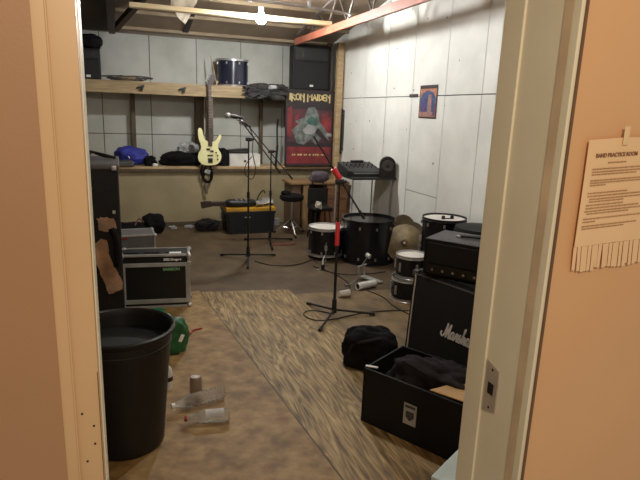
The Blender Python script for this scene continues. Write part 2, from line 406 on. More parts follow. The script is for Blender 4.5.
# left jamb / casing
dl = thing('door_2', 'tan painted door frame on the left with screw holes of a missing hinge', 'door frame', (-.05, 1.06, 0)); dl['kind'] = 'structure'
b = B(); box(b, (-.066, .012, 1.1), (.030, .035, 2.2), bev=.002)
for xx in (-.0525, -.0795): cyl(b, (xx, -.005, 0), (xx, -.005, 2.2), .0022, n=10)  # beads added along the casing edges to make highlight lines
link('casing', b, TANFR, dl)
b = B(); box(b, (-.030, .06, 1.1), (.046, .12, 2.2), bev=.002); link('jamb', b, TANFR, dl)
b = B(); box(b, (-.0065, .085, 1.1), (.003, .09, 2.2), bev=.0008); link('stop', b, CREAM, dl)
b = B(); box(b, (-.0085, -.0005, .55), (.0015, .002, 1.0)); link('edge_gap', b, BROWNGAP, dl)
b = B()
for x, z in ((-.041, .965), (-.021, .935), (-.021, .895), (-.037, .858)): cyl(b, (x, -.0015, z), (x, .004, z), .0022, n=8)
link('screw_hole', b, BLACK, dl)
b = B(); box(b, (-.028, -.002, 2.06), (.038, .004, .09)); link('hinge_recess', b, BROWNGAP, dl)

# ================================================================ BENCH, SHELF, POSTS
b = B(); box(b, (.715, 7.61, .785), (4.53, .47, .03), bev=.004); box(b, (.715, YF-.012, .752), (4.53, .02, .036), mi=1)
tag(link('ledge', b, [LUMBER, DARKWOOD]), 'long narrow wooden ledge along the back wall above the tan panelling', 'ledge')
sh = thing('wall_shelf', 'long raw-lumber shelf high across the back wall', 'shelf', (.7, YF, 1.712))
b = B(); box(b, (0, 0, .07), (4.5, .04, .15), bev=.003); link('fascia', b, FASCIA, sh)
b = B(); box(b, (0, .235, .135), (4.5, .43, .02)); link('shelf_board', b, LUMBER, sh)
def post(name, label, x, y, z0, z1, w_, d_, m_):
    b = B(); box(b, (x, y, (z0+z1)/2), (w_, d_, z1-z0), bev=.003); return tag(link(name, b, m_), label, 'post')
post('corner_post', 'pale timber post standing in the back right corner', 3.02-.10, 7.28, 0, 2.5, .085, .085, LUMBER)
post('shelf_stud', 'grey-brown wooden stud behind the hanging bass guitar', 1.145, 7.40, .805, 1.84, .10, .03, GREYWOOD)
post('shelf_stud', 'dark stud just left of the bass guitar under the shelf', 1.07, 7.80, .805, 1.80, .12, .06, DARKWOOD)
post('shelf_stud', 'brown stud under the shelf near the blue bag', .205, 7.80, .805, 1.80, .055, .06, DARKWOOD)
post('shelf_pole', 'thin dark pole under the shelf left of the poster', 1.93, 7.75, .805, 1.80, .05, .05, DARKWOOD)
post('speaker_side_stud', 'grey stud beside the wall speaker next to the corner post', 2.83, 7.45, 1.85, 2.5, .07, .05, GREYWOOD)

# ================================================================ ROOF STEEL
def truss(label, x, m_, y0=2.0, y1=7.36, zc=2.47, cw=.035, brace=False):
    t = thing('roof_truss', label, 'roof truss', (x, y0, zc), 0)
    L = y1-y0
    b = B(); box(b, (0, L/2, 0), (cw, L, .08)); link('bottom_chord', b, m_, t)
    def top(y): return roofz(y0+y)-zc-.07
    b = B(); tube(b, [(0, 0, top(0)), (0, L-.1, top(L-.1))], .022, 6, 1); link('top_chord', b, TRUSSG if m_ is TRUSSO else m_, t)
    k = 9; 
    for i in range(k):
        ya = L*i/k; yb = L*(i+.5)/k; yc = L*(i+1)/k
        if yc > L-.5: continue
        b = B(); tube(b, [(0, ya, .02), (0, yb, top(yb))], .011, 6, 1); link('web_bar', b, TRUSSG if m_ is TRUSSO else m_, t)
        b = B(); tube(b, [(0, yb, top(yb)), (0, yc, .02)], .011, 6, 1); link('web_bar', b, TRUSSG if m_ is TRUSSO else m_, t)
    if brace:
        b = B(); box(b, (.24, L-.45, .20), (.075, .95, .06), Matrix.Rotation(.5, 3, 'Z') @ RX(-.42), .004); link('brace', b, m_, t)
        b = B(); box(b, (.02, L-.35, .16), (.03, .05, .42)); link('brace', b, m_, t)
    return t
truss('orange painted steel roof truss right of the lit bulb', 2.30, TRUSSO)
truss('dark brown steel roof truss above the shelf speaker on the left', -.01, TRUSSD, zc=2.43, cw=.07, brace=True)
b = B(); box(b, (1.24, 6.10, 2.535), (2.15, .09, .045), RZ(.0), .003); tag(link('loose_plank', b, YELLOWL), 'pale yellow plank laid across the roof trusses beside the bulb', 'plank')
b = B(); tube(b, [(.1, 5.5, 2.60), (.9, 5.5, 2.60), (1.6, 5.5, 2.59), (2.2, 5.5, 2.56), (2.28, 5.45, 2.53)], .012, 8)
for x in (1.25, 1.85): cyl(b, (x, 5.5, 2.57), (x, 5.5, 2.63), .02, n=8)
tag(link('ceiling_conduit', b, CONDUIT), 'shiny metal conduit strung across the trusses in front of the bulb', 'conduit')
t = thing('light_bulb', 'bare lit bulb glowing under the roof', 'light bulb', (1.47, 6.0, 2.47))
b = B(); lathe(b, [(.0, -.115), (.03, -.108), (.047, -.085), (.050, -.065), (.042, -.04), (.026, -.015), (.022, .0)], 24); link('glass_bulb', b, BULB, t)
b = B(); cyl(b, (0, 0, 0), (0, 0, .05), .025, .03); link('socket', b, WHITEP, t)
t.location = (1.48, 5.98, 2.565)
t2 = copy_tree(t); t2.location = (1.15, 3.15, 2.46)  # unseen extra bulb, added to brighten the near half of the room
tag(t2, 'added bare bulb, out of view under the roof nearer the doorway', 'light bulb')
t2.children[0].data = t2.children[0].data.copy()
for ch in t2.children:
    if ch.name.startswith('glass'): ch.data = ch.data.copy(); ch.data.materials[0] = BULB_ADDED
b = B()
V = [(-.14, 0, .05), (.16, .02, .06), (.10, .0, -.10), (.0, .01, -.30), (-.05, 0, -.27), (-.16, .01, -.12)]
prism(b, [(x, z) for x, y, z in V], -.02, .02); bmesh.ops.subdivide_edges(b, edges=b.edges[:], cuts=3, use_grid_fill=True)
for v in b.verts: v.co += Vector((noise.noise(v.co*9), noise.noise(v.co*7+Vector((3, 1, 2)))*2, noise.noise(v.co*8+Vector((1, 5, 2)))))*.03
o = tag(link('torn_insulation', b, RAG), 'torn pale scrap of insulation hanging from the roof at the left', 'insulation'); o.location = (.74, 6.35, 2.73)

# ================================================================ SPEAKERS ON THE SHELF
def speaker(label, x, y, z, w_, d_, h, rz=0):
    t = thing('wall_speaker', label, 'speaker', (x, y, z), rz)
    b = B(); box(b, (0, d_/2, h/2), (w_, d_, h), bev=.015); link('cabinet', b, MATTE, t)
    b = B(); box(b, (0, -.004, h*.32), (w_*.9, .012, h*.58), bev=.005); link('woofer_grille', b, GRILLE, t)
    b = B(); box(b, (0, -.003, h*.80), (w_*.86, .01, h*.27), bev=.004)
    box(b, (0, .0, h*.80), (w_*.5, .02, h*.18), bev=.008); link('horn', b, BLACK, t)
    b = B(); box(b, (0, -.012, h*.10), (.05, .006, .028), bev=.002); link('badge', b, WHITEP, t)
    return t
speaker('big black loudspeaker on the shelf above the red poster', 2.56, 7.42, 1.857, .53, .30, .60, -.12)
speaker('tall black loudspeaker at the left end of the shelf', -.30, 7.42, 1.857, .28, .3, .36)
b = B(); blob(b, (-.29, 7.55, 2.30), (.16, .15, .09), 4, .2); tag(link('black_bag', b, FABB), 'black soft bag lying on the left shelf speaker', 'bag')

# ================================================================ DRUMS
def drum(name, label, loc, r, h, skin, z=0, legs=0, lugs=8, skin_drop=.012, hoopm=None, cat='drum', rz=0, shell=None):
    """drum standing upright, base of shell at z above loc"""
    t = thing(name, label, cat, loc, rz); hoopm = hoopm or CHROME
    b = B(); lathe(b, [(r*.97, z+.015), (r, z+.015), (r, z+h-.02), (r*.97, z+h-.02)], 48)
    link('shell', b, shell or DRUMB, t)
    b = B(); lathe(b, [(0, z+h-skin_drop+.004), (r*.7, z+h-skin_drop+.003), (r*.97, z+h-skin_drop), (r*.99, z+h-.03)], 48); link('drum_head', b, skin, t)
    for zz in (z+.012, z+h-.012):
        b = B(); lathe(b, [(r*1.0, zz-.014), (r*1.045, zz-.014), (r*1.045, zz-.008), (r*1.025, zz-.005), (r*1.025, zz+.008), (r*1.04, zz+.014), (r*1.0, zz+.014), (r*1.0, zz-.014)], 48); link('hoop', b, hoopm, t)
    for i in range(lugs):
        a = 2*PI*(i+.3)/lugs; c, s = math.cos(a), math.sin(a)
        for zz, hh in (((z+h*.14, .03), (z+h*.84, .03)) if h > .3 else ((z+h*.5, h*.4),)):
            b = B(); box(b, (c*(r+.008), s*(r+.008), zz), (.016, .018, hh), RZ(a), .004); link('lug', b, CHROME, t)
    for i in range(legs):
        a = 2*PI*(i+.1)/legs; c, s = math.cos(a), math.sin(a)
        b = B(); tube(b, [(c*(r+.025), s*(r+.025), z+h*.55), (c*(r+.025), s*(r+.025), .05), (c*(r+.05), s*(r+.05), .008)], .006, 8, 3)
        box(b, (c*(r+.015), s*(r+.015), z+h*.35), (.03, .03, .05), RZ(a), .003); link('leg', b, CHROME, t)
    return t
drum('bass_drum', 'large black bass drum lying flat with a dark head on the floor', (2.52, 5.25, 0), .28, .47, HEADB, 0, skin_drop=.05, hoopm=DRUMB, lugs=10)
drum('floor_tom', 'black floor tom with a white head and chrome hoop by the mic stand', (2.10, 5.45, 0), .185, .31, HEADW, .04, legs=3)
drum('tom_drum', 'small black tom with a white head, upper of the stacked pair', (2.345, 3.98, .20), .135, .20, HEADW, 0, lugs=6, shell=DRUMB)
drum('tom_drum', 'small black tom underneath the other tom of the stacked pair', (2.325, 3.98, 0), .143, .20, HEADB, 0, lugs=6)
sn = drum('floor_tom', 'wide black tom with a white head behind the amplifier', (2.715, 4.10, 0), .19, .34, HEADW, .35, legs=3, hoopm=BLACK)
t = thing('microphone_clip', 'two small black knobs of a clip resting on the white tom head behind the amplifier', 'clip', (2.715, 4.05, .682))
b = B(); box(b, (0, 0, .004), (.09, .012, .008), bev=.002); link('bar', b, BLACK, t)
for x in (-.045, .045):
    b = B(); cyl(b, (x, 0, .0), (x, 0, .03), .017, .014, 16); link('knob', b, BLACK, t)
b = B(); lathe(b, [(0, 0), (.20, 0), (.205, .01), (.205, .66), (.195, .69), (.05, .705), (0, .705)], 40)
o = tag(link('drum_case', b, MATTE), 'round black drum case by the right wall beyond the amplifier', 'case'); o.location = (2.755, 3.64, 0)
# cymbals leaning on the right wall
def cymbal(label, c, r, tilt, az, m_):
    t = thing('cymbal', label, 'cymbal', c); t.rotation_euler = (0, tilt, az)
    b = B(); prof = [(0, .032), (r*.10, .030), (r*.17, .014), (r*.2, .010), (r*.6, .002), (r, -.008), (r, -.0095), (r*.6, .0005), (r*.2, .0085), (0, .028)]
    lathe(b, prof, 56); link('disc', b, m_, t)
    b = B(); cyl(b, (0, 0, .025), (0, 0, .045), .011, n=10); link('felt', b, WHITEP, t)
    return t
DBR = mat('dark_bronze', (92, 78, 54), .5, .3, rgb2=(66, 54, 36), scale=12)
cymbal('bronze cymbal leaning upright beside the bass drum, nearest of the leaning cymbals', (2.80, 4.93, .245), .205, -PI/2+.34, 1.0, BRASS)
cymbal('tarnished cymbal leaning against the wall behind the bronze one', (2.91, 5.22, .27), .225, -PI/2+.20, .25, DBR)
cymbal('dark cymbal leaning at the right of the leaning cymbals', (2.90, 4.99, .25), .21, -PI/2+.24, .35, DBR)

# ================================================================ MIC STANDS
def mic_stand(label, base, top_z, low, high, leg_r=.28, tape=None, group='microphone boom stands', flat=True, az=.3, mic=None):
    x, y, _ = base
    t = thing('microphone_stand', label, 'microphone stand', (x, y, 0), 0, group)
    b = B(); tube(b, [(0, 0, .10), (0, 0, top_z)], .008, 10, 1); cyl(b, (0, 0, .12), (0, 0, top_z*.55), .011, n=12); link('pole', b, BLACK, t)
    b = B(); cyl(b, (0, 0, .04), (0, 0, .15), .022, .017, 14); link('leg_hub', b, BLACK, t)
    b = B(); cyl(b, (0, 0, top_z*.53), (0, 0, top_z*.53+.06), .016, n=12); link('height_clutch', b, BLACK, t)
    for i in range(3):
        a = az+2*PI*i/3; c, s = math.cos(a), math.sin(a)
        b = B(); tube(b, [(c*.015, s*.015, .11 if not flat else .06), (c*leg_r, s*leg_r, .018)], .009, 8, 1); lg = link('leg', b, BLACK, t)
        b = B(); tube(b, [(c*(leg_r-.03), s*(leg_r-.03), .02), (c*(leg_r+.012), s*(leg_r+.012), .014)], .013, 8, 1); link('rubber_foot', b, BLACK, lg)
    L = Vector(low)-Vector(base); H = Vector(high)-Vector(base)
    b = B(); tube(b, [L, H], .007, 8, 1); bo = link('boom', b, BLACK, t)
    b = B(); tube(b, [L, L+(H-L)*.10], .012, 8, 1); link('grip', b, BLACK, bo)
    b = B(); cyl(b, (-.03, 0, top_z), (.03, 0, top_z), .020, n=14); cyl(b, (.03, 0, top_z), (.055, 0, top_z), .012, n=8); link('boom_clutch', b, BLACK, t)
    if tape:
        for z0, z1, on in tape:
            if on == 'pole': b = B(); cyl(b, (0, 0, z0), (0, 0, z1), .0175, n=12)
            else:
                b = B(); P0 = L+(H-L)*z0; P1 = L+(H-L)*z1; cyl(b, P0, P1, .022, n=12)
            o = link('tape_wrap', b, RED, t); o['label'] = 'red tape wrap'
    return t
def microphone(label, p, d, L=.17):
    p = Vector(p); d = Vector(d).normalized()
    t = thing('microphone', label, 'microphone', p); q = Vector((0, 0, 1)).rotation_difference(d).to_matrix()
    b = B(); lathe(b, [(.009, -L*.5), (.012, -L*.4), (.017, L*.22), (.019, L*.25)], 16, M=q); link('body', b, BLACK, t)
    b = B(); lathe(b, [(.019, L*.25), (.026, L*.32), (.027, L*.42), (.020, L*.53), (0, L*.56)], 16, M=q); link('grille_head', b, CHROME, t)
    b = B(); lathe(b, [(.021, -L*.15), (.021, L*.1)], 12, M=q); link('clip', b, BLACK, t)
    return t
mic_stand('black boom microphone stand in front of the bench, nearer of the crossed pair', (1.245, 5.50, 0), 1.27, (1.58, 5.48, .93), (1.155, 5.52, 1.47), .33, az=math.radians(-103))
microphone('silver-headed microphone on the boom of the nearer crossed stand', (1.105, 5.52, 1.49), (-1, .1, .12))
mic_stand('black boom microphone stand behind, farther of the crossed pair', (1.665, 6.18, 0), 1.10, (1.925, 6.16, .78), (1.405, 6.19, 1.375), .33, az=math.radians(-100))
microphone('dark microphone on the boom of the farther crossed stand', (1.365, 6.20, 1.40), (-1, .2, .5), .14)
mic_stand('black boom microphone stand with red tape in the middle of the room', (1.53, 3.72, 0), 1.065, (1.745, 3.72, .78), (1.32, 3.74, 1.395), .32, tape=[(.58, .76, 'pole'), (.50, .62, 'boom')], az=math.radians(-130))

# ================================================================ BASS GUITAR ON THE POST
t = thing('bass_guitar', 'cream electric bass guitar hanging on the wooden stud below the shelf', 'bass guitar', (1.135, 7.33, 1.055))
outl = [(0, -.23), (.07, -.225), (.125, -.19), (.15, -.13), (.145, -.07), (.112, -.02), (.105, .03), (.125, .08), (.148, .13), (.150, .165), (.132, .175), (.105, .14), (.075, .095), (.04, .075), (-.03, .08), (-.065, .11), (-.085, .17), (-.10, .235), (-.125, .255), (-.145, .24), (-.150, .18), (-.14, .10), (-.115, .04), (-.118, -.02), (-.148, -.08), (-.155, -.14), (-.13, -.195), (-.07, -.225)]
P = [(p.x, p.z) for p in smooth_pts([(x, 0, z) for x, z in outl]+[(0, 0, -.23)], 4)[:-1]]
b = B(); prism(b, P, -.02, .02); bmesh.ops.bevel(b, geom=[e for e in b.edges if abs(e.verts[0].co.y-e.verts[1].co.y) < 1e-6], offset=.006, segments=2, affect='EDGES')
link('body', b, CREAMG, t)
b = B(); prism(b, [(-.022, .02), (.030, .02), (.024, .80), (-.016, .80)], -.032, -.012); nk = link('neck', b, NECK, t)
b = B()
for i in range(14):
    z = .80-.74*(1-.5**(i/7.0)) ; box(b, (.004, -.0325, z), (.044, .0015, .0015))
link('frets', b, STEEL, nk)
b = B(); prism(b, [(-.018, .79), (.028, .79), (.055, .83), (.090, .915), (.070, .935), (.025, .93), (-.025, .86)], -.03, -.014); hd = link('headstock', b, NECK, t)
for i in range(4):
    b = B(); cyl(b, (.0+.014*i-.022, -.024, .845+.024*i), (-.055+.014*i, -.024, .85+.024*i), .008, n=8); link('tuning_peg', b, CHROME, hd)
for x, z, w_ in ((-.022, -.02, .045), (.024, -.045, .045)):
    b = B(); box(b, (x, -.024, z), (w_, .014, .026), bev=.003); link('pickup', b, BLACK, t)
b = B(); box(b, (.004, -.024, -.10), (.075, .013, .018), bev=.003); link('pickup', b, BLACK, t)
b = B(); box(b, (.004, -.026, -.165), (.06, .016, .06), bev=.003); link('bridge', b, BLACK, t)
for x, z in ((.08, -.06), (.10, -.10), (.10, -.15)):
    b = B(); cyl(b, (x, -.02, z), (x, -.038, z), .010, n=12); link('knob', b, BLACK, t)
b = B()
for i in range(4): tube(b, [(-.012+.011*i, -.038, -.15), (-.006+.0075*i, -.036, .80)], .0007, 4, 1)
link('strings', b, STEEL, t)
t = thing('guitar_strap', 'bunched black guitar strap hanging below the bass guitar', 'strap', (1.10, 7.345, .80))
b = B(); tube(b, [(.04, 0, .02), (.06, -.01, -.08), (.05, 0, -.17), (.0, -.01, -.20), (-.05, 0, -.15), (-.03, 0, -.05), (-.02, -.01, .01)], .018, 8)
tube(b, [(-.06, 0, .02), (-.075, -.01, -.06), (-.05, 0, -.13)], .016, 8); link('webbing', b, FABB, t)
b = B(); box(b, (.0, -.03, -.06), (.07, .012, .05), RY(.3), .003); link('tag', b, LGREY, t)
b = B(); tube(b, [(-.02, 0, -.19), (-.03, .0, -.27), (-.01, 0, -.36)], .014, 8); tube(b, [(-.01, 0, -.36), (.0, 0, -.33), (-.04, 0, -.25)], .01, 8); link('loose_end', b, GREYWOOD, t)

# ================================================================ POSTERS
def poly2(bm, pts, y, mi, M=None):
    prism(bm, pts, y, y+.0012, M, mi)
t = thing('framed_poster', 'large dark red band poster in a black frame below the shelf speaker', 'poster', (2.52, 7.32, 1.335))
pw, ph = .66, .99
b = B()
for s in (-1, 1):
    box(b, (s*(pw/2+.012), 0, 0), (.024, .022, ph+.05)); box(b, (0, 0, s*(ph/2+.012)), (pw+.05, .022, .024))
box(b, (0, .008, 0), (pw+.02, .006, ph+.02)); link('frame', b, PBLK, t)
b = B()
poly2(b, [(-.33, -.5), (.33, -.5), (.33, .5), (-.33, .5)], .000, 0)
poly2(b, [(-.33, .26), (.33, .26), (.33, .5), (-.33, .5)], -.0015, 1)
poly2(b, [(-.33, -.48), (.33, -.48), (.33, -.25), (-.33, -.25)], -.0015, 2)
poly2(b, [(-.33, -.25), (.33, -.25), (.33, -.20), (-.33, -.18)], -.002, 1)
for k, (x, w_, h) in enumerate([(-.30, .10, .36), (-.19, .08, .26), (.22, .12, .30), (.29, .07, .24)]):
    poly2(b, [(x-w_/2, -.1+.05*k), (x+w_/2, -.12), (x+w_/3, h-.06), (x-w_/3, h-.1)], -.0028-.0002*k, 2)
poly2(b, [(-.18, -.20), (-.26, -.02), (-.16, .06), (-.22, .10), (-.08, .15), (-.03, .28), (.06, .30), (.12, .22), (.14, .10), (.22, .02), (.30, -.16), (.20, -.10), (.10, -.22), (.02, -.14), (-.08, -.22)], -.004, 3)
poly2(b, [(-.06, .10), (.02, .17), (.10, .14), (.12, .06), (.02, .02)], -.0055, 4)
poly2(b, [(-.10, -.02), (-.02, .06), (.07, .04), (.09, -.04), (.02, -.08), (-.06, -.07)], -.0068, 5)
poly2(b, [(.08, -.05), (.33, -.25), (.33, -.21), (.12, .02)], -.0080, 6)
poly2(b, [(.25, -.10), (.33, -.10), (.33, -.06), (.25, -.05)], -.008, 5)
link('printed_sheet', b, [PREDD, PBLK, PRED, SKULL, PTEAL, LGREY, PBLK], t)
AF = dict(
 I=[[(.05, 0), (.1, 1)]],
 R=[[(0, -.25), (0, 1), (.55, .72), (0, .5), (.55, -.05)]],
 O=[[(0, .2), (.3, 0), (.6, .2), (.6, .8), (.3, 1), (0, .8), (0, .2)]],
 N=[[(0, 0), (0, 1), (.55, .35)], [(.55, 1), (.55, -.3)]],
 M=[[(0, -.25), (0, 1), (.33, .5), (.7, 1), (.7, 0)]],
 A=[[(0, 0), (.3, 1), (.6, 0)], [(.12, .4), (.48, .4)]],
 D=[[(0, 0), (0, 1), (.5, .7), (.5, .3), (0, 0)]],
 E=[[(.45, 1), (0, .9), (0, .1), (.45, 0)], [(0, .5), (.4, .5)]])
AF[' '] = []
ADV = dict(I=.36, R=.72, O=.78, N=.74, M=.88, A=.72, D=.68, E=.62)
def angular(bm, word, x, z, h, wd, M, total=None):
    n_ = sum(ADV.get(c, .45) for c in word); k = (total/n_) if total else h
    polys = []
    for c in word:
        for pl in AF[c]: polys.append([(x+px*k, z+pz*h) for px, pz in pl])
        x += ADV.get(c, .45)*k
    strokes(bm, polys, wd, M)
b = B(); angular(b, 'IRON MAIDEN', -.30, .385, .080, .019, frontM(0, -.004, 0), .60)
o = link('title_lettering', b, PGOLD, t, 0)
b = B()
random.seed(3); x = -.25
while x < .24:
    w_ = random.uniform(.012, .04); box(b, (x+w_/2, -.004, -.36), (w_, .002, .022)); x += w_+random.choice((.008, .03))
link('small_print', b, PGOLD, t, 0)

t = thing('wall_poster', 'small orange and blue poster pinned on the white right wall', 'poster', (XR-.006, 4.99, 1.705)); t.rotation_euler = (0, 0, -PI/2)
b = B()
def q(pts, y, mi): poly2(b, pts, y, mi)
q([(-.17, -.165), (.17, -.165), (.17, .165), (-.17, .165)], 0, 0)
q([(-.155, -.15), (.155, -.15), (.155, .13), (-.155, .13)], -.0015, 1)
q([(-.14, -.10), (.14, -.10), (.15, .03), (.10, .09), (0, .115), (-.10, .09), (-.15, .03)], -.003, 2)
q([(-.12, -.10), (-.03, -.10), (-.03, .02), (-.10, -.01)], -.0045, 3)
q([(.0, -.10), (.08, -.10), (.07, .07), (.01, .07)], -.0045, 4)
q([(-.12, -.145), (.09, -.145), (.12, -.10), (-.12, -.095)], -.0045, 4)
q([(.10, -.14), (.145, -.14), (.145, -.02)], -.0055, 3)
link('printed_sheet', b, [PBLK, PORG, PBLUE, PPUR, PPINK], t, 0)
b = B(); box(b, (XR-.006, 5.29, 1.77), (.012, .17, .035), bev=.003); tag(link('wall_plate', b, DGREY), 'small dark rectangular tag on the right wall beside the small poster', 'tag')

# ================================================================ NOTICE ON THE ORANGE WALL
t = thing('paper_notice', 'practice notice with tear-off strips taped to the orange wall at the right', 'notice', (.992, YN+.004, 1.42)); t.rotation_euler = (0, -.055, 0)
b = B()
nx, nz = 14, 16
W, H0 = .216, .247
prism(b, [(0, .102), (W*.5, .104), (W, .101), (W-.002, -H0+.102), (W*.5, -H0+.103), (-.012, -H0+.102), (-.006, -.03)], -.0062, -.0052)
link('sheet', b, PAPER, t, 0)
for i in range(21):
    x0 = -.012+i*.0108; k = random.uniform(-.006, .006)
    b = B(); ln = .060+random.uniform(-.004, .003)
    pts = [(x0, -H0+.102), (x0+.0102, -H0+.102), (x0+.0100+k*.4, -H0+.102-ln), (x0+.001+k*.4, -H0+.102-ln)]
    prism(b, pts, -.0045-.0012*(i % 3), -.0041-.0012*(i % 3)); link('tear_off_tab', b, PAPER, t, 0)
text_mesh('title_lettering', 'BAND PRACTICE ROOM', .0125, INK, t, frontM(.022, -.0082, .062), .0003, bold=.0004, sx=.92)
b = B(); random.seed(11)
def dash_line(bm, x0, x1, z, h=.0026):
    x = x0
    while x < x1:
        w_ = random.uniform(.004, .014); w_ = min(w_, x1-x); box(bm, (x+w_/2, -.0083, z), (w_, .0006, h)); x += w_+.0022
dash_line(b, .06, .115, .049)
for x0, x1, z in ((.016, .21, .036), (.016, .21, .0295), (.016, .15, .0235), (.014, .21, .010), (.014, .20, .0045), (.014, .06, -.001), (.010, .13, -.019), (.010, .20, -.026), (.016, .20, -.033), (.016, .12, -.039), (.008, .12, -.047), (.008, .17, -.054), (.006, .20, -.061), (.012, .14, -.067), (.004, .20, -.079), (.004, .04, -.086), (.002, .17, -.096), (.002, .13, -.102)):
    dash_line(b, x0, x1, z)
link('body_print', b, INK2, t, 0)
b = B(); box(b, (.105, -.0095, .108), (.016, .0006, .042), RY(.05)); link('tape_strip', b, mat('clear_tape', (246, 208, 160), .3), t, 0)

# ================================================================ STUFF ON THE SHELF
d = drum('shelf_drum', 'dark blue-black drum standing on the shelf beside the drumstick', (1.50, 7.64, 1.857), .21, .355, HEADB, 0, lugs=8, shell=mat('navy_drum_wrap', (34, 36, 52), .2))
b = B(); cyl(b, (1.255, 7.44, 1.86), (1.20, 7.60, 2.24), .008, .006, 8); tag(link('drumstick', b, LUMBER), 'thin stick propped beside the drum on the shelf', 'stick')
t = thing('cable_pile', 'loose heap of dark cables on the shelf near the left speaker', 'cables', (.14, 7.5, 1.858))
b = B(); random.seed(5)
for k in range(5):
    a0 = random.random()*6; pts = [(math.cos(a0+i*.8)*(.12+.03*k)*(1.3), math.sin(a0+i*.8)*.07, .012+.01*k+.01*math.sin(i*1.7)) for i in range(9)]
    tube(b, pts, .007, 6)
link('cable', b, DGREY, t)
b = B(); blob(b, (0, 0, .03), (.13, .08, .03), 9, .3, sub=3); link('cloth', b, FASCIA, t)
for x, lb in ((.29, 'small black clamp on the shelf edge, left one'), (.80, 'small black clamp on the shelf edge, nearer the bass guitar')):
    t = thing('spring_clamp', lb, 'clamp', (x, YF-.03, 1.79), 0, 'clamps on the shelf edge')
    b = B(); box(b, (0, 0, 0), (.10, .02, .025), RY(-.35), .004); box(b, (.02, -.01, -.02), (.03, .03, .05), RY(.3), .004); link('jaw', b, BLACK, t)
    b = B(); cyl(b, (-.04, -.01, -.005), (.05, -.01, .025), .007, n=8); link('handle', b, DGREY, t)
t = thing('cymbal_bag', 'dark crumpled bag draped over the shelf edge right of the drum', 'bag', (1.88, 7.30, 1.81))
b = B(); blob(b, (0, 0, 0), (.27, .065, .095), 3, .45, 2.2, power=2.6, flat=False, sub=5); link('fabric', b, mat('dark_bag', (44, 41, 40), .8, rgb2=(28, 26, 26), scale=20, bump=.3), t)
b = B(); blob(b, (.08, -.05, .05), (.05, .02, .025), 6, .6, sub=3, flat=False); link('lining', b, LGREY, t)
b = B(); tube(b, [(-.24, -.02, .03), (-.26, -.03, -.05), (-.18, -.05, -.09), (-.10, -.06, -.05)], .012, 8); link('handle', b, FABB, t)
b = B(); tube(b, [(2.00, 7.37, 1.82), (2.03, 7.36, 1.80), (2.08, 7.36, 1.82), (2.10, 7.37, 1.79)], .014, 6); tag(link('cable_loop', b, DGREY), 'bit of cable on the shelf edge above the poster corner', 'cable')

# ================================================================ STUFF ON THE LEDGE
ZL = .80
t = thing('blue_bag', 'bright blue soft bag on the ledge at the left', 'bag', (.17, 7.58, ZL))
b = B(); blob(b, (-.01, 0, .11), (.19, .13, .12), 2, .22, 1.3); link('fabric', b, BLUE, t)
b = B(); tube(b, [(-.12, -.10, .17), (-.06, -.135, .13), (-.04, -.145, .10)], .007, 6); link('strap', b, WHITEP, t)
b = B(); blob(b, (.02, 7.42, ZL+.035), (.16, .07, .045), 12, .1, power=4); tag(link('grey_pouch', b, DGREY), 'flat grey pouch in front of the blue bag', 'pouch')
b = B(); blob(b, (.385, 7.47, ZL+.058), (.075, .06, .07), 15, .3); tag(link('dark_cloth', b, FABB), 'dark blue-black cloth beside the blue bag', 'cloth')
b = B(); blob(b, (.44, 7.40, ZL+.018), (.035, .025, .022), 1, .2, sub=3); tag(link('white_scrap', b, WHITEP), 'small white crumpled scrap on the ledge right of the blue bag', 'scrap')
t = thing('gig_bag', 'long black soft bag lying on the ledge left of the bass guitar', 'bag', (.76, 7.55, ZL))
b = B(); blob(b, (.02, 0, .08), (.28, .13, .10), 5, .25, 1.4); link('fabric', b, FABB, t)
b = B(); tube(b, [(-.2, -.08, .08), (-.05, -.13, .14), (.1, -.12, .12), (.2, -.1, .09)], .012, 6); link('handle', b, FABB, t)
b = B(); blob(b, (.89, 7.64, ZL+.19), (.13, .07, .10), 8, .35, 2.2, sub=5, flat=False); tag(link('plastic_bag', b, LGREY), 'crumpled pale plastic bag on the long black bag', 'bag')
b = B(); blob(b, (1.34, 7.56, ZL+.10), (.10, .12, .13), 21, .2); tag(link('black_bag', b, FABB), 'black bag on the ledge right behind the bass guitar', 'bag')
t = thing('amplifier_box', 'low white box on the ledge with a small dark device on top', 'box', (1.635, 7.55, ZL))
b = B(); box(b, (0, 0, .085), (.43, .22, .17), bev=.008); link('body', b, WHITEP, t)
b = B(); cyl(b, (.0, -.108, .07), (.0, -.118, .07), .018, n=16); link('knob', b, DGREY, t)
b = B(); box(b, (.12, -.111, .08), (.002, .003, .13)); link('panel_seam', b, DGREY, t)
t = thing('mixer_unit', 'small dark sloping device on top of the white box', 'mixer', (1.565, 7.54, ZL+.17))
b = B(); prism(b, [(-.15, 0), (.13, 0), (.13, .07), (-.13, .05)], -.08, .08); link('casing', b, BLACK, t)
b = B(); box(b, (0, -.083, .03), (.2, .004, .012)); link('front_strip', b, DGREY, t)
b = B(); box(b, (-.02, 7.50, ZL+.22), (.09, .06, .05), bev=.004); tag(link('black_adapter', b, BLACK), 'small black block high beside the blue bag', 'adapter')
bpy.data.objects['black_adapter'].location = (.13, .12, .0)
b = B(); tube(b, [(2.07, 7.36, 1.10), (2.06, 7.35, 1.3), (2.07, 7.35, 1.45)], .012, 8); tube(b, [(2.05, 7.36, .80), (2.07, 7.355, 1.1)], .016, 8)
tag(link('thin_rod', b, BLACK), 'thin black rod standing on the ledge left of the red poster', 'rod')
t = thing('folded_stand', 'slim dark folded stand hung on the pale corner post', 'stand', (2.955, 7.21, 1.0))
b = B(); tube(b, [(0, 0, .0), (.005, 0, .62)], .014, 8, 1); link('pole', b, BLACK, t)
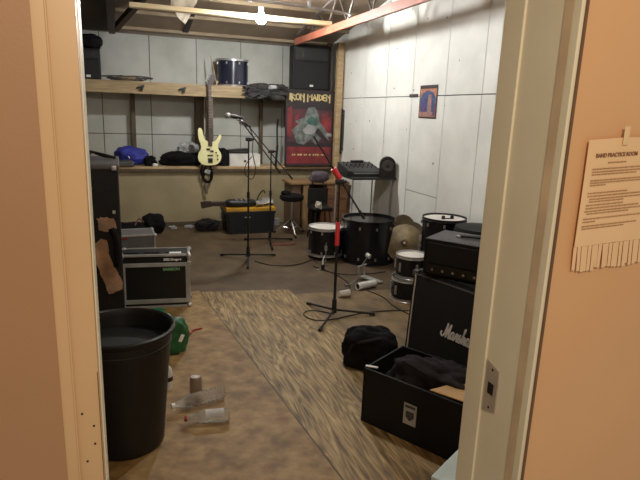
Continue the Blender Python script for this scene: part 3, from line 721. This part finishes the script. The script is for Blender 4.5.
b = B(); tube(b, [(.03, 0, .05), (.03, .0, .55)], .016, 8, 1); tube(b, [(.0, 0, .55), (.03, 0, .60), (.035, 0, .52)], .012, 8); link('folded_legs', b, DGREY, t)

# ================================================================ FLOOR BY THE BACK WALL
t = thing('storage_tote', 'black storage tote with a yellow lid against the back wall', 'storage box', (1.565, 6.95, 0))
b = B(); Mt = Matrix()
vs0 = [(-.30, -.2), (.30, -.2), (.30, .2), (-.30, .2)]; vs1 = [(-.32, -.22), (.32, -.22), (.32, .22), (-.32, .22)]
a = [b.verts.new((x, y, 0)) for x, y in vs0]; c = [b.verts.new((x, y, .285)) for x, y in vs1]; b.faces.new(a); b.faces.new(c); bridge(b, a, c)
box(b, (0, 0, .28), (.65, .44, .03), bev=.006); bmesh.ops.bevel(b, geom=[e for e in b.edges if abs(e.verts[0].co.z-e.verts[1].co.z) > .2], offset=.02, segments=2, affect='EDGES')
link('tub', b, TOTE, t)
b = B(); box(b, (0, 0, .318), (.645, .435, .050), bev=.01); link('lid', b, YEL, t)
b = B(); box(b, (-.05, -.222, .22), (.08, .006, .014), RX(.1)); link('badge', b, LGREY, t)
for s in (-1, 1):
    b = B(); box(b, (s*.330, 0, .20), (.03, .14, .08), bev=.008); link('latch', b, TOTE, t)
t = thing('electric_guitar', 'dark electric guitar lying across the yellow tote lid with its neck to the left', 'guitar', (1.47, 6.84, .345))
b = B(); blob(b, (-.02, .02, .045), (.20, .10, .048), 3, .12, 1.2, power=3); link('body', b, BLACK, t)
b = B(); box(b, (-.32, .0, .040), (.28, .075, .050), bev=.004); link('neck', b, NECK, t)
b = B(); prism(b, [(-.52, -.01), (-.40, .01), (-.40, .075), (-.53, .065)], -.035, .035); link('headstock', b, NECK, t)
b = B(); 
for i in range(3): box(b, (-.08+.06*i, -.02, .09), (.025, .07, .016), bev=.003)
link('pickup', b, CHROME, t)
for i, (x, y, l, a, lb) in enumerate([(1.70, 6.78, .14, .3, 'bright metal pedal plate on the yellow tote, by the guitar body'), (1.81, 6.86, .15, -.2, 'silver metal bracket on the right half of the yellow tote lid'), (1.83, 7.02, .11, .4, 'small silver rod piece at the right end of the tote lid')]):
    t = thing('metal_hardware', lb, 'hardware', (x, y, .345), a, 'drum hardware on the tote')
    b = B(); box(b, (0, 0, .055), (l, .06, .02), RX(.7), .004); box(b, (l*.2, 0, .03), (.03, .03, .06), None, .004); link('plate', b, CHROME, t)
    b = B(); cyl(b, (-l*.5, 0, .012), (l*.5, .02, .012), .010, n=8); link('rod', b, BLACK, t)
b = B(); tube(b, [(1.70, 7.05, .34), (1.73, 7.04, .44), (1.79, 7.03, .52), (1.82, 7.03, .48)], .008, 6); tag(link('bent_rod', b, BLACK), 'thin black bent rod sticking up from the tote lid', 'rod')
b = B(); blob(b, (1.06, 7.10, .06), (.14, .10, .08), 31, .3); tag(link('grey_cloth', b, FABG), 'dark grey cloth heaped left of the yellow-lidded tote', 'cloth')
b = B(); box(b, (2.02, 7.15, .06), (.07, .05, .10), RZ(.3), .004); tag(link('white_bottle', b, LGREY), 'small pale container on the floor right of the tote', 'container')
t = thing('duffel_bag', 'black soft duffel bag slumped on the floor under the ledge at the left', 'bag', (.20, 7.05, 0))
b = B(); blob(b, (.17, 0, .10), (.14, .13, .13), 6, .2); blob(b, (-.10, 0, .06), (.22, .12, .08), 16, .2); link('fabric', b, FABB, t)
b = B(); tube(b, [(-.05, -.1, .12), (.0, -.08, .2), (.06, -.06, .14)], .01, 6); link('handle', b, mat('rosy_brown', (120, 82, 70), .8), t)
for x, y, lb in ((.62, 7.20, 'crumpled white scrap on the floor near the black duffel'), (.83, 7.22, 'pale crushed scrap on the floor against the back wall')):
    b = B(); blob(b, (x, y, .02), (.05, .025, .025), int(x*30), .5, 2, sub=3); tag(link('litter_scrap', b, LGREY), lb, 'litter')
# stool
t = thing('drum_throne', 'small black round-seated drum stool with chrome tripod legs beside the desk', 'stool', (2.06, 6.60, 0))
b = B(); lathe(b, [(0, .45), (.13, .45), (.155, .47), (.155, .51), (.12, .53), (0, .535)], 32); link('seat', b, FABB, t)
b = B(); blob(b, (-.08, 0, .55), (.06, .06, .03), 3, .2, sub=3); link('seat_flap', b, FABB, t)
b = B(); cyl(b, (0, 0, .12), (0, 0, .46), .014, n=12); link('post', b, CHROME, t)
b = B(); cyl(b, (0, 0, .16), (0, 0, .2), .024, n=12); link('collar', b, BLACK, t)
for i in range(3):
    a = .5+2*PI*i/3; c, s = math.cos(a), math.sin(a)
    b = B(); tube(b, [(c*.02, s*.02, .19), (c*.22, s*.22, .014)], .009, 8, 1); tube(b, [(c*.02, s*.02, .08), (c*.13, s*.13, .10)], .006, 6, 1); lg = link('leg', b, CHROME, t)
    b = B(); tube(b, [(c*.20, s*.20, .03), (c*.235, s*.235, .014)], .014, 8, 1); link('rubber_foot', b, BLACK, lg)
# desk
t = thing('wooden_desk', 'brown wooden desk with a dark knee hole by the corner post', 'desk', (2.53, 7.03, 0))
b = B(); box(b, (0, -.01, .635), (.84, .41, .03), bev=.005); link('top', b, DESKTAN, t)
b = B(); box(b, (-.33, .0, .31), (.12, .36, .61)); link('pedestal', b, mat('desk_grey_brown', (110, 84, 66), .6), t)
b = B(); box(b, (-.20, -.17, .31), (.075, .06, .62)); link('leg', b, DESKTAN, t)
b = B(); box(b, (.25, -.02, .31), (.32, .36, .61)); pe = link('pedestal', b, DESK, t)
for z in (.15, .33, .50):
    b = B(); box(b, (.25, -.206, z), (.29, .016, .155), bev=.004); dr = link('drawer', b, DESK, t)
    b = B(); cyl(b, (.25, -.214, z), (.25, -.232, z), .012, n=10); link('knob', b, BLACK, dr)
b = B(); box(b, (0, .18, .30), (.76, .02, .58)); link('back_panel', b, DARKWOOD, t)
# chair in front of the desk
t = thing('desk_chair', 'low chair with a grey padded backrest and black seat at the desk', 'chair', (2.345, 6.30, 0))
b = B(); box(b, (.0, 0, .40), (.26, .24, .05), bev=.02); link('seat', b, BLACK, t)
b = B(); box(b, (-.0, .11, .51), (.27, .02, .24), bev=.008); link('back_panel', b, BLACK, t)
b = B(); blob(b, (.01, .11, .77), (.125, .045, .07), 7, .15, flat=False); link('backrest', b, GREYF, t)
for s in (-1, 1):
    b = B(); tube(b, [(s*.07, .115, .40), (s*.075, .12, .72)], .008, 6, 1); link('upright', b, BLACK, t)
for i in range(4):
    sx_, sy_ = (-1, 1)[i % 2], (-1, 1)[i//2]
    b = B(); tube(b, [(sx_*.09, sy_*.08, .39), (sx_*.12, sy_*.11, .008)], .010, 8, 1); link('leg', b, BLACK, t)
b = B(); blob(b, (2.29, 6.22, .06), (.04, .04, .06), 5, .3); 
o = tag(link('white_bag', b, RAG), 'small crumpled whitish bag standing in front of the dark chair seat', 'bag'); o.location = (.0, -.0, .368)

# keyboard table by the right wall
t = thing('side_table', 'slim black folding stand table against the right wall behind the bass drum', 'table', (2.69, 5.82, 0))
b = B(); box(b, (0.02, 0, .85), (.54, .56, .02), bev=.004); link('top', b, BLACK, t)
for i in range(4):
    sx_, sy_ = (-1, 1)[i % 2], (-1, 1)[i//2]
    b = B(); tube(b, [(sx_*.24, sy_*.25, .84), (sx_*.24, sy_*.25, .0)], .009, 8, 1); link('leg', b, LGREY, t)
t = thing('mixing_console', 'black sloping mixing console with a silver front strip on the table by the right wall', 'mixer', (2.675, 5.90, .8615), -.03)
b = B(); Mx = Matrix(((0, 1, 0), (1, 0, 0), (0, 0, 1)))
prism(b, [(-.20, 0), (.20, 0), (.20, .13), (-.16, .07), (-.20, .05)], -.21, .21, Mx); link('chassis', b, mat('console_black', (40, 40, 42), .5), t)
b = B(); box(b, (.02, -.203, .035), (.34, .006, .014)); link('front_strip', b, LGREY, t)
b = B(); box(b, (-.20, -.19, .03), (.06, .03, .07), bev=.01); link('end_cheek', b, BLACK, t)
for i in range(7):
    for j in range(3):
        yy = -.10+j*.10; b = B(); cyl(b, (-.17+i*.055, yy, .078+(yy+.16)*.17), (-.17+i*.055, yy, .1+(yy+.16)*.17), .008, n=8); link('knob', b, BLACK if j % 2 else DGREY, t)
b = B(); box(b, (2.68, 6.0, 1.005), (.16, .05, .03), RZ(.1), .004); tag(link('black_adapter', b, BLACK), 'small black adapter lying on top of the mixing console', 'adapter')
t = thing('monitor_speaker', 'black dome-topped monitor speaker on the right wall table beside the console', 'speaker', (2.865, 5.515, .69))
t.location = (2.865, 5.535, .0)
b = B(); arc = [(.088*math.cos(PI*i/20), .15+.088*math.sin(PI*i/20)) for i in range(21)]
prism(b, [(-.088, 0), (.088, 0)]+arc, -.05, .03); link('housing', b, BLACK, t)
b = B(); cyl(b, (0, -.052, .135), (0, -.062, .135), .066, .062, 28); link('cone', b, DGREY, t)
b = B(); cyl(b, (0, -.062, .135), (0, -.070, .135), .022, .012, 16); link('dust_cap', b, BLACK, t)
t.location = (2.885, 5.605, .8615); t.rotation_euler = (0, 0, -.35)

# ================================================================ FLIGHT CASES
def flight_case(label, c, rz, w_, d_, h, lid=False, mid=True):
    t = thing('flight_case', label, 'flight case', c, rz)
    b = B(); box(b, (0, d_/2, h/2), (w_-.01, d_-.01, h-.01), mi=0); link('panels', b, CASEB if mid else mat('case_grey_laminate', (96, 94, 92), .5), t)
    b = B(); e = .018
    for sx_ in (-1, 1):
        for y in (0, d_): box(b, (sx_*(w_/2-e/2), y, h/2), (e, e*.7, h), bev=.002)
        for z in (e/2, h-e/2): box(b, (sx_*(w_/2-e/2), d_/2, z), (e, d_, e), bev=.002)
    for z in (e/2, h-e/2):
        for y in (0, d_): box(b, (0, y, z), (w_, e*.8, e), bev=.002)
    if mid:
        box(b, (0, -.002, h-.085), (w_, .012, .030), bev=.002); box(b, (0, -.002, .055), (w_, .012, .034), bev=.002)
        for s in (-1, 1): box(b, (s*(w_/2-.022), -.001, h*.45), (.022, .012, h*.72))
    link('edge_extrusion', b, ALU, t)
    for sx_ in (-1, 1):
        for y in (.0, d_):
            for z in (.015, h-.015):
                b = B(); r_ = bmesh.ops.create_uvsphere(b, u_segments=12, v_segments=8, radius=.022)
                bmesh.ops.translate(b, verts=r_['verts'], vec=(sx_*(w_/2-.008), y, z)); link('ball_corner', b, CHROME, t)
    return t
fc = flight_case('black rack flight case with aluminium edges behind the trash can', (.232, 4.27, 0), -.12, .52, .21, .44)
text_mesh('green_lettering', 'SAMSON', .032, TGREEN, fc, frontM(.055, -.0085, .308), .0006, bold=.0012, sx=1.0)
text_mesh('tape_lettering', '3352 Droguet', .024, LABELW, fc, frontM(.06, -.0025, .388), .0006, bold=.001, sx=.98)
b = B()
for x, w_ in ((-.20, .13), (-.03, .12), (.12, .10)): box(b, (x, .1, .441), (w_, .10, .004))
link('top_panel', b, CASEB, fc)
b = B(); box(b, (.15, .03, .443), (.09, .03, .006)); link('top_label', b, LABELW, fc)
for s in (-1, 1):
    b = B(); box(b, (s*.255, -.008, .36), (.03, .01, .035), bev=.003); link('latch', b, CHROME, fc)
f2 = flight_case('low grey laminate case behind the black rack case', (.09, 5.33, 0), .05, .42, .28, .365, mid=False)
b = B(); box(b, (-.07, -.010, .33), (.05, .004, .012)); box(b, (-.10, -.010, .335), (.05, .003, .012)); link('red_marking', b, REDC, f2)

# ================================================================ TALL BLACK CABINET (LEFT)
t = thing('speaker_cabinet', 'tall black cabinet with torn tan patches at the left behind the doorway', 'cabinet', (-.30, 3.62, 0))
b = B(); box(b, (0, .30, .60), (.585, .6, 1.20), bev=.012); link('carcass', b, MATTE, t)
b = B(); box(b, (0, .30, 1.185), (.60, .61, .035), bev=.01); link('lid', b, TOLEXTOP, t)
b = B(); box(b, (.268, .0, 1.178), (.030, .02, .032), bev=.006); link('corner_cap', b, CHROME, t)
b = B(); box(b, (.255, -.004, .90), (.018, .012, .02), bev=.003); link('latch', b, ALU, t)
def torn(pts, seed):
    b = B(); P2 = []
    for i, (x, z) in enumerate(pts):
        x2, z2 = pts[(i+1) % len(pts)]
        for k in range(4):
            f_ = k/4; P2.append((x+(x2-x)*f_+.010*noise.noise(Vector((i+f_*4, seed, 1.3))), z+(z2-z)*f_+.010*noise.noise(Vector((seed, i+f_*5, 2.3)))))
    prism(b, P2, -.010, -.001); return b
link('torn_patch', torn([(.155, .865), (.20, .87), (.255, .86), (.265, .80), (.21, .775), (.16, .79)], 1), TORN, t)
link('torn_patch', torn([(.09, .67), (.17, .73), (.205, .72), (.22, .60), (.262, .50), (.29, .44), (.285, .39), (.20, .36), (.155, .50), (.125, .60)], 2), TORN, t)
b = B(); tube(b, [(.235, -.02, .80), (.262, -.028, .72), (.262, -.028, .60), (.255, -.02, .55)], .020, 8); link('black_strap', b, FABB, t)
t = thing('cable_pile', 'tangle of black cables lying on top of the tall cabinet', 'cables', (-.18, 3.95, 1.203))
b = B()
for k in range(3): tube(b, [(-.12+.05*k, .0, .01), (-.08+.04*k, .04, .035), (.0, .05+.02*k, .045), (.08, .02, .03-.005*k), (.16, .0, .01)], .009, 6)
link('cable', b, BLACK, t)
b = B(); tube(b, [(-.16, 0, .08), (-.08, .0, .03)], .015, 6, 1); link('plug', b, BLACK, t)

# ================================================================ TRASH CAN
t = thing('trash_can', 'big round black plastic trash can inside the doorway at the left', 'trash can', (-.024, 2.47, .002))
b = B(); lathe(b, [(0, 0), (.165, 0), (.172, .012), (.218, .55), (.220, .555), (.228, .56), (.236, .57), (.236, .58), (.228, .586), (.219, .58), (.212, .55), (.166, .02), (0, .015)], 72); link('body', b, CANB, t)
b = B()
lathe(b, [(.214, .500), (.219, .503), (.220, .515), (.216, .519), (.214, .500)], 72); link('rib', b, CANB, t)
for a in (-1.9+PI/2+1.2, -PI/2-1.1):
    b = B(); c, s = math.cos(a), math.sin(a); box(b, (c*.222, s*.222, .50), (.03, .11, .05), RZ(a), .01); link('handle', b, CANB, t)
b = B(); box(b, (.02, -.2095, .49), (.012, .006, .09), bev=.003); link('moulding_tab', b, CANB, t)
b = B(); blob(b, (.0, .0, .26), (.15, .15, .10), 14, .3, 1.6); link('bin_liner', b, BLACK, t)

# green sack, teal cloth and litter by the can
t = thing('green_bag', 'dark green plastic bag with a white mark behind the trash can', 'bag', (.23, 3.44, .002))
b = B(); blob(b, (0, 0, .10), (.14, .09, .13), 22, .3, 1.4); link('sack', b, GREEN, t)
b = B(); box(b, (.095, -.095, .115), (.022, .006, .05), RY(.4)); link('white_mark', b, LABELW, t)
b = B(); blob(b, (.16, 4.16, .012), (.12, .05, .016), 3, .2); tag(link('teal_cloth', b, TEALG), 'flat teal-green cloth on the floor in front of the rack case', 'cloth')
b = B(); tube(b, [(.35, 3.62, .008), (.41, 3.64, .012), (.44, 3.71, .008), (.51, 3.74, .008)], .007, 6); tag(link('red_string', b, REDC), 'short curl of red string on the floor right of the green bag', 'string')
t = thing('spray_bottle', 'white bottle mostly hidden at the right side of the trash can', 'bottle', (.20, 2.93, .002))
b = B(); lathe(b, [(0, 0), (.03, 0), (.032, .08), (.025, .12), (.01, .14), (0, .14)], 20); link('body', b, WHITEP, t)
b = B(); cyl(b, (0, 0, .05), (0, 0, .075), .0325, n=20); link('label_band', b, BLACK, t)
t = thing('drink_can', 'upright metal drink can on the plywood behind the plastic bottles', 'can', (.342, 2.79, .002))
b = B(); lathe(b, [(0, .004), (.024, 0), (.032, .01), (.033, .015), (.033, .108), (.027, .12), (.027, .122), (.024, .119), (0, .119)], 28); link('body', b, CAN, t)
b = B(); box(b, (0, -.008, .1205), (.014, .022, .002), bev=.0008); link('tab', b, CHROME, t)
def bottle(label, loc, rz, L, r, capm, lab=None, tilt=0):
    t = thing('plastic_bottle', label, 'bottle', loc, rz); Mq = Matrix.Rotation(PI/2, 3, 'Y')
    b = B(); prof = [(0, 0), (r*.7, 0), (r*.95, .012)]
    for i in range(8):
        z = .02+i*L*.08; prof += [(r, z), (r, z+L*.05), (r*.95, z+L*.065)]
    prof += [(r*.98, L*.70), (r*.75, L*.80), (.014, L*.92), (.013, L*.97), (0, L*.97)]
    lathe(b, prof, 28, M=Mq); link('shell', b, PET, t)
    b = B(); lathe(b, [(0, L*.965), (.0155, L*.965), (.0155, L*1.03), (0, L*1.03)], 16, M=Mq); link('cap', b, capm, t)
    if lab:
        b = B(); 
        n_ = 20; rr = r*1.012
        rows = [[b.verts.new(Vector((z, rr*math.cos(a), rr*math.sin(a)))) for a in [math.radians(20+i*8) for i in range(n_)]] for z in (.03, .03+L*.42)]
        for i in range(n_-1): b.faces.new((rows[0][i], rows[0][i+1], rows[1][i+1], rows[1][i]))
        bmesh.ops.solidify(b, geom=b.faces[:], thickness=.0006); link('label_sheet', b, LABELW, t)
    return t
bottle('clear plastic bottle lying behind, its base pointing right', (.485, 2.73, .041), math.radians(196), .29, .038, WHITEP)
bottle('clear plastic bottle with a white label and red cap lying nearest', (.475, 2.50, .036), math.radians(174), .22, .034, REDC, True)

# ================================================================ MIDDLE FLOOR
t = thing('paper_roll', 'white cardboard tube with a dark end lying near the toms', 'tube', (1.98, 4.28, .036), .30)
b = B(); 
ca = ring(b, Vector((0, 0, 0)), Vector((1, 0, 0)), .033, 24); cb = ring(b, Vector((.21, 0, 0)), Vector((1, 0, 0)), .033, 24); cc = ring(b, Vector((0, 0, 0)), Vector((1, 0, 0)), .025, 24); cd = ring(b, Vector((.21, 0, 0)), Vector((1, 0, 0)), .025, 24)
bridge(b, ca, cb); bridge(b, cc, cd); bridge(b, ca, cc); bridge(b, cb, cd); link('tube_wall', b, WHITEP, t)
b = B(); cyl(b, (.006, 0, 0), (.012, 0, 0), .025, n=20); link('dark_core', b, BLACK, t)
t = thing('paper_cup', 'small off-white cup lying by the red-taped stand', 'cup', (1.79, 4.14, .034), .1)
b = B(); cyl(b, (-.05, 0, 0), (.05, 0, 0), .026, .031, 20); link('body', b, WHITEP, t)
b = B(); cyl(b, (.05, 0, 0), (.056, 0, 0), .032, n=20); link('rim', b, LGREY, t)
t = thing('kick_pedal', 'chrome bass drum pedal on the floor near the white tube', 'pedal', (2.20, 4.55, 0), .5)
b = B(); box(b, (0, -.05, .02), (.08, .22, .012), RX(.08), .003); link('footboard', b, ALU, t)
for s in (-1, 1):
    b = B(); tube(b, [(s*.05, .07, .0), (s*.045, .07, .13)], .008, 8, 1); link('post', b, CHROME, t)
b = B(); tube(b, [(-.07, .07, .13), (.07, .07, .13)], .008, 8, 1); link('axle', b, CHROME, t)
b = B(); tube(b, [(0, .07, .13), (0, .0, .24)], .004, 6, 1); be = link('beater_rod', b, CHROME, t)
b = B(); cyl(b, (0, -.02, .235), (0, .02, .25), .022, n=14); link('beater', b, WHITEP, be)
b = B(); tube(b, [(-.05, .07, .006), (-.25, .02, .006), (-.32, .02, .02)], .007, 8); link('base_rod', b, CHROME, t)
t = thing('pedal_clamp', 'small chrome clamp with a rod near the foot of the floor tom', 'clamp', (1.90, 4.97, 0), .2)
b = B(); tube(b, [(0, 0, .008), (.06, .1, .07), (.12, .16, .10)], .007, 8, 1); tube(b, [(-.08, .0, .008), (.05, .02, .008)], .008, 8, 1); link('rod', b, CHROME, t)
b = B(); box(b, (.0, 0, .03), (.03, .03, .05), RZ(.3), .004); link('block', b, BLACK, t)
def cable(label, pts, r=.0045, m_=None):
    b = B(); tube(b, pts, r, 6, 6); return tag(link('audio_cable', b, m_ or BLACK), label, 'cable')
cable('black cable looping under the red-taped stand and running right', [(1.55, 3.76, .007), (1.45, 3.86, .007), (1.36, 3.88, .007), (1.31, 3.80, .007), (1.36, 3.68, .007), (1.5, 3.66, .007), (1.75, 3.72, .007), (2.0, 3.72, .007), (2.25, 3.66, .007)])
cable('thin black cable running from the white tube toward the amplifier', [(2.06, 4.24, .007), (2.12, 4.02, .007), (2.10, 3.80, .007), (2.14, 3.6, .007), (2.2, 3.4, .007)])
cable('dark cable crossing the floor in front of the farther stands', [(1.30, 5.42, .006), (1.45, 5.22, .006), (1.70, 5.20, .006), (1.92, 5.34, .006), (1.92, 5.2, .006)])
cable('thin cable between the drum hardware and the white tube', [(1.84, 5.10, .006), (1.96, 4.8, .006), (1.98, 4.5, .006), (1.94, 4.36, .006)])
cable('cable from the chrome pedal past the small toms', [(1.86, 4.98, .006), (2.05, 4.75, .006), (2.3, 4.72, .006), (2.5, 4.75, .006)])
cable('hanging loop of cable on the nearer crossed stand', [(1.12, 5.49, 1.46), (1.22, 5.47, 1.42), (1.28, 5.47, 1.30), (1.275, 5.46, 1.15), (1.31, 5.46, .97), (1.27, 5.46, .87), (1.20, 5.46, .93), (1.21, 5.46, 1.02), (1.27, 5.46, 1.10)])
b = B(); blob(b, (1.80, 6.08, .008), (.14, .05, .008), 4, .4, 2, sub=3); tag(link('red_smear_cloth', b, mat('faded_red_cloth', (104, 58, 46), .9)), 'faded reddish rag flat on the floor by the farther stand', 'rag')

# ================================================================ AMPLIFIER
e1 = Vector((.29, -.957, 0)).normalized(); ang = math.atan2(e1.y, e1.x)
t = thing('guitar_cabinet', 'black slanted guitar speaker cabinet with white script lettering', 'guitar cabinet', (1.595, 2.74, .002), ang)
# local x runs along the front face (left to right in view), local y goes into the cabinet
CW, CH, CD = .74, .66, .36
b = B(); prism(b, [(0, 0), (CD, 0), (CD, CH), (.045, CH)], 0, CW, Matrix(((0, 1, 0), (1, 0, 0), (0, 0, 1))))
bmesh.ops.bevel(b, geom=b.edges[:], offset=.010, segments=2, affect='EDGES'); link('carcass', b, MATTE, t)
tl = math.atan2(.045, CH)
Mface = Matrix.Rotation(-tl, 4, 'X')     # lean the face plane back
Mf = lambda x, y, z: (Matrix.Rotation(-tl, 4, 'X') @ Matrix.Translation((x, y, z)))
b = B(); box(b, (CW/2, -.001, CH/2), (CW-.075, .010, CH-.06), bev=.003); bmesh.ops.transform(b, matrix=Mface, verts=b.verts[:]); link('grille_cloth', b, GRILLE, t)
b = B()
for s in (.030, CW-.030): box(b, (s, -.004, CH/2), (.007, .008, CH-.04), bev=.002)
for z in (.022,): box(b, (CW/2, -.004, z), (CW-.06, .008, .007), bev=.002)
bmesh.ops.transform(b, matrix=Mface, verts=b.verts[:]); o = link('piping', b, WHITEP, t)
b = B(); box(b, (CW/2, -.002, CH-.022), (CW-.06, .010, .012), bev=.002); bmesh.ops.transform(b, matrix=Mface, verts=b.verts[:]); link('top_piping', b, TOLEXTOP, t)
for xx in (.018, CW-.018):
    for zz in (.02, CH-.02):
        b = B(); box(b, (xx, .012, zz), (.045, .04, .045), bev=.012); bmesh.ops.transform(b, matrix=Mface, verts=b.verts[:]); link('corner_protector', b, TOLEXTOP, t)
# script logo, hand drawn strokes
S = [
 [(-.30, .30), (-.36, .22), (-.30, .08), (-.14, .02), (.05, .18), (.20, .55), (.32, 1.0), (.30, .6), (.27, .02)],
 [(.27, .02), (.48, .5), (.72, .98), (.66, .6), (.60, .10), (.66, 0), (.78, .1)],
 [(1.16, .46), (1.02, .52), (.86, .36), (.84, .12), (.94, .02), (1.08, .14), (1.17, .46), (1.16, .12), (1.24, .02), (1.36, .16)],
 [(1.36, .16), (1.48, .50), (1.46, .58), (1.54, .48), (1.66, .48), (1.60, .2), (1.62, .02)],
 [(1.62, .02), (1.80, .22), (1.92, .56), (1.90, .36), (2.02, .16), (1.94, .02), (1.80, .04)],
 [(2.02, .10), (2.20, .40), (2.40, .98), (2.34, .95), (2.20, .02)],
 [(2.20, .10), (2.38, .46), (2.48, .44), (2.44, .1), (2.52, .02), (2.64, .16)],
 [(2.96, .46), (2.82, .52), (2.68, .34), (2.68, .1), (2.78, .02), (2.90, .14), (2.98, .46), (2.96, .1), (3.06, .02), (3.2, .2)],
 [(3.16, .14), (3.34, .5), (3.46, 1.0), (3.38, .95), (3.26, .12), (3.34, .02), (3.48, .2)],
 [(3.46, .16), (3.62, .5), (3.76, 1.0), (3.68, .95), (3.56, .12), (3.64, .02), (3.86, .3)]]
SP = []
for s_ in S:
    sm = smooth_pts([(x, z, 0) for x, z in s_], 6); SP.append([(p.x+.12*p.y, p.y) for p in sm])
def logo(bm, x, z, k, kz, wd, M):
    strokes(bm, [[(x+px*k, z+pz*kz) for px, pz in s_] for s_ in SP], wd, M, .002)
b = B(); logo(b, .292, .340, .058, .084, .0100, Mface @ Matrix.Translation((0, -.007, 0)) @ Matrix.Rotation(PI/2, 4, 'X')); link('script_lettering', b, LABELW, t, 0)
# amplifier head
e2 = Vector((.53, -.85, 0)).normalized(); ang2 = math.atan2(e2.y, e2.x)
t = thing('guitar_amplifier', 'black amplifier head with a row of knobs on top of the guitar cabinet', 'amplifier', (1.64, 2.66, CH+.004), ang2+.06)
HW, HH, HD = .66, .215, .30
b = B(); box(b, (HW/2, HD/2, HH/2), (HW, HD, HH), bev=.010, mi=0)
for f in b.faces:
    if f.normal.z > .9: f.material_index = 1  # light falling on the head's top is painted as lighter grey
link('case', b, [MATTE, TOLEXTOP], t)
b = B(); box(b, (HW/2, -.001, HH*.62), (HW-.05, .010, HH*.55), bev=.003); link('grille_cloth', b, GRILLE, t)
b = B(); box(b, (HW/2, -.002, HH*.19), (HW-.05, .010, HH*.22), bev=.002); pn = link('control_panel', b, mat('dark_panel', (34, 32, 30), .35), t)
for i in range(9):
    b = B(); x = .07+i*.062; cyl(b, (x, -.006, HH*.19), (x, -.022, HH*.19), .009, .008, 12); kb = link('knob', b, BLACK, t)
    b = B(); cyl(b, (x, -.022, HH*.19), (x, -.0235, HH*.19), .0075, n=10); link('cap', b, CHROME, kb)
b = B(); tube(b, [(.16, HD/2, HH+.002), (.18, HD/2, HH+.012), (.33, HD/2, HH+.016), (.48, HD/2, HH+.012), (.50, HD/2, HH+.002)], .010, 8); link('carry_handle', b, BLACK, t)
for x in (.15, .51):
    b = B(); box(b, (x, HD/2, HH+.004), (.03, .035, .01), bev=.003); link('handle_end', b, ALU, t)
b = B(); tube(b, [(1.67, 2.58, CH+.01), (1.66, 2.62, CH+.014)], .004, 6)
b.free()

# ================================================================ OPEN BLACK BOX
d1 = Vector((.506, -.862, 0)).normalized(); ad = math.atan2(d1.y, d1.x)
t = thing('open_box', 'open black box full of dark clothes in front of the guitar cabinet', 'box', (1.125, 2.305, .002), ad)
BL, BD, BH, TH = .80, .38, .30, .012
b = B()
box(b, (BL/2, BD/2, TH/2), (BL, BD, TH)); box(b, (BL/2, TH/2, BH/2), (BL, TH, BH), bev=.003); box(b, (BL/2, BD-TH/2, BH/2), (BL, TH, BH), bev=.003)
for x in (TH/2, BL-TH/2): box(b, (x, BD/2, BH/2), (TH, BD, BH), bev=.003)
link('shell', b, MATTE, t)
b = B(); box(b, (.285, -.0035, .15), (.070, .002, .11)); st = link('sticker', b, mat('grey_sticker', (172, 170, 164), .5), t)
b = B(); prism(b, [(.263, .165), (.307, .165), (.307, .135), (.285, .115), (.263, .135)], -.006, -.0045); box(b, (.285, -.006, .19), (.055, .002, .012)); link('shield_print', b, DGREY, st)
b = B(); box(b, (0, 0, 0), (.065, .015, .006), RZ(.4), .002); o = link('white_tape', b, WHITEP, t); o.location = (.03, .03, BH+.004)
t2 = thing('clothes', 'dark grey clothes heaped in the open black box', 'clothes', (1.14, 2.30, .02), ad)
b = B(); blob(b, (.33, .19, .19), (.25, .15, .155), 3, .30, 1.5, sub=5, power=2.4); link('jacket', b, FABG, t2)
b = B(); blob(b, (.17, .22, .12), (.14, .12, .10), 8, .3, 1.7, power=2.4); link('shirt', b, FABB, t2)
b = B(); blob(b, (.50, .25, .26), (.05, .02, .012), 8, .3, 2, sub=3); link('paper_scrap', b, WHITEP, t2)
t = thing('cardboard_flap', 'sheet of tan cardboard standing in the open black box by the door jamb', 'cardboard', (1.14, 2.30, 0), ad)
b = B(); 
pts = [(.355, .008, .302), (.62, .008, .312), (.72, .22, .345), (.50, .20, .345)]
a = [b.verts.new(p) for p in pts]; c = [b.verts.new((p[0], p[1], p[2]+.005)) for p in pts]; b.faces.new(a); b.faces.new(c); bridge(b, a, c); link('sheet', b, CARD, t, 0)
t = thing('backpack', 'black soft bag slumped on the floor between the open box and the cabinet', 'bag', (1.445, 2.885, .002), -.45)
b = B(); blob(b, (0, .0, .11), (.165, .11, .135), 12, .20, 1.3, sub=5, power=3.4); link('fabric', b, FABB, t)
b = B(); tube(b, [(-.135, -.06, .08), (-.11, -.085, .16), (-.02, -.10, .20), (.06, -.09, .215)], .010, 8); link('piping', b, FABG, t)
t = thing('plastic_bin', 'corner of a pale teal plastic bin beside the right door jamb', 'bin', (1.20, 1.60, .002), ad)
b = B(); box(b, (.16, .0, .10), (.34, .26, .20), bev=.03); link('tub', b, TEAL, t)
b = B(); box(b, (.16, .0, .205), (.37, .29, .035), bev=.016); link('rim', b, TEAL, t)
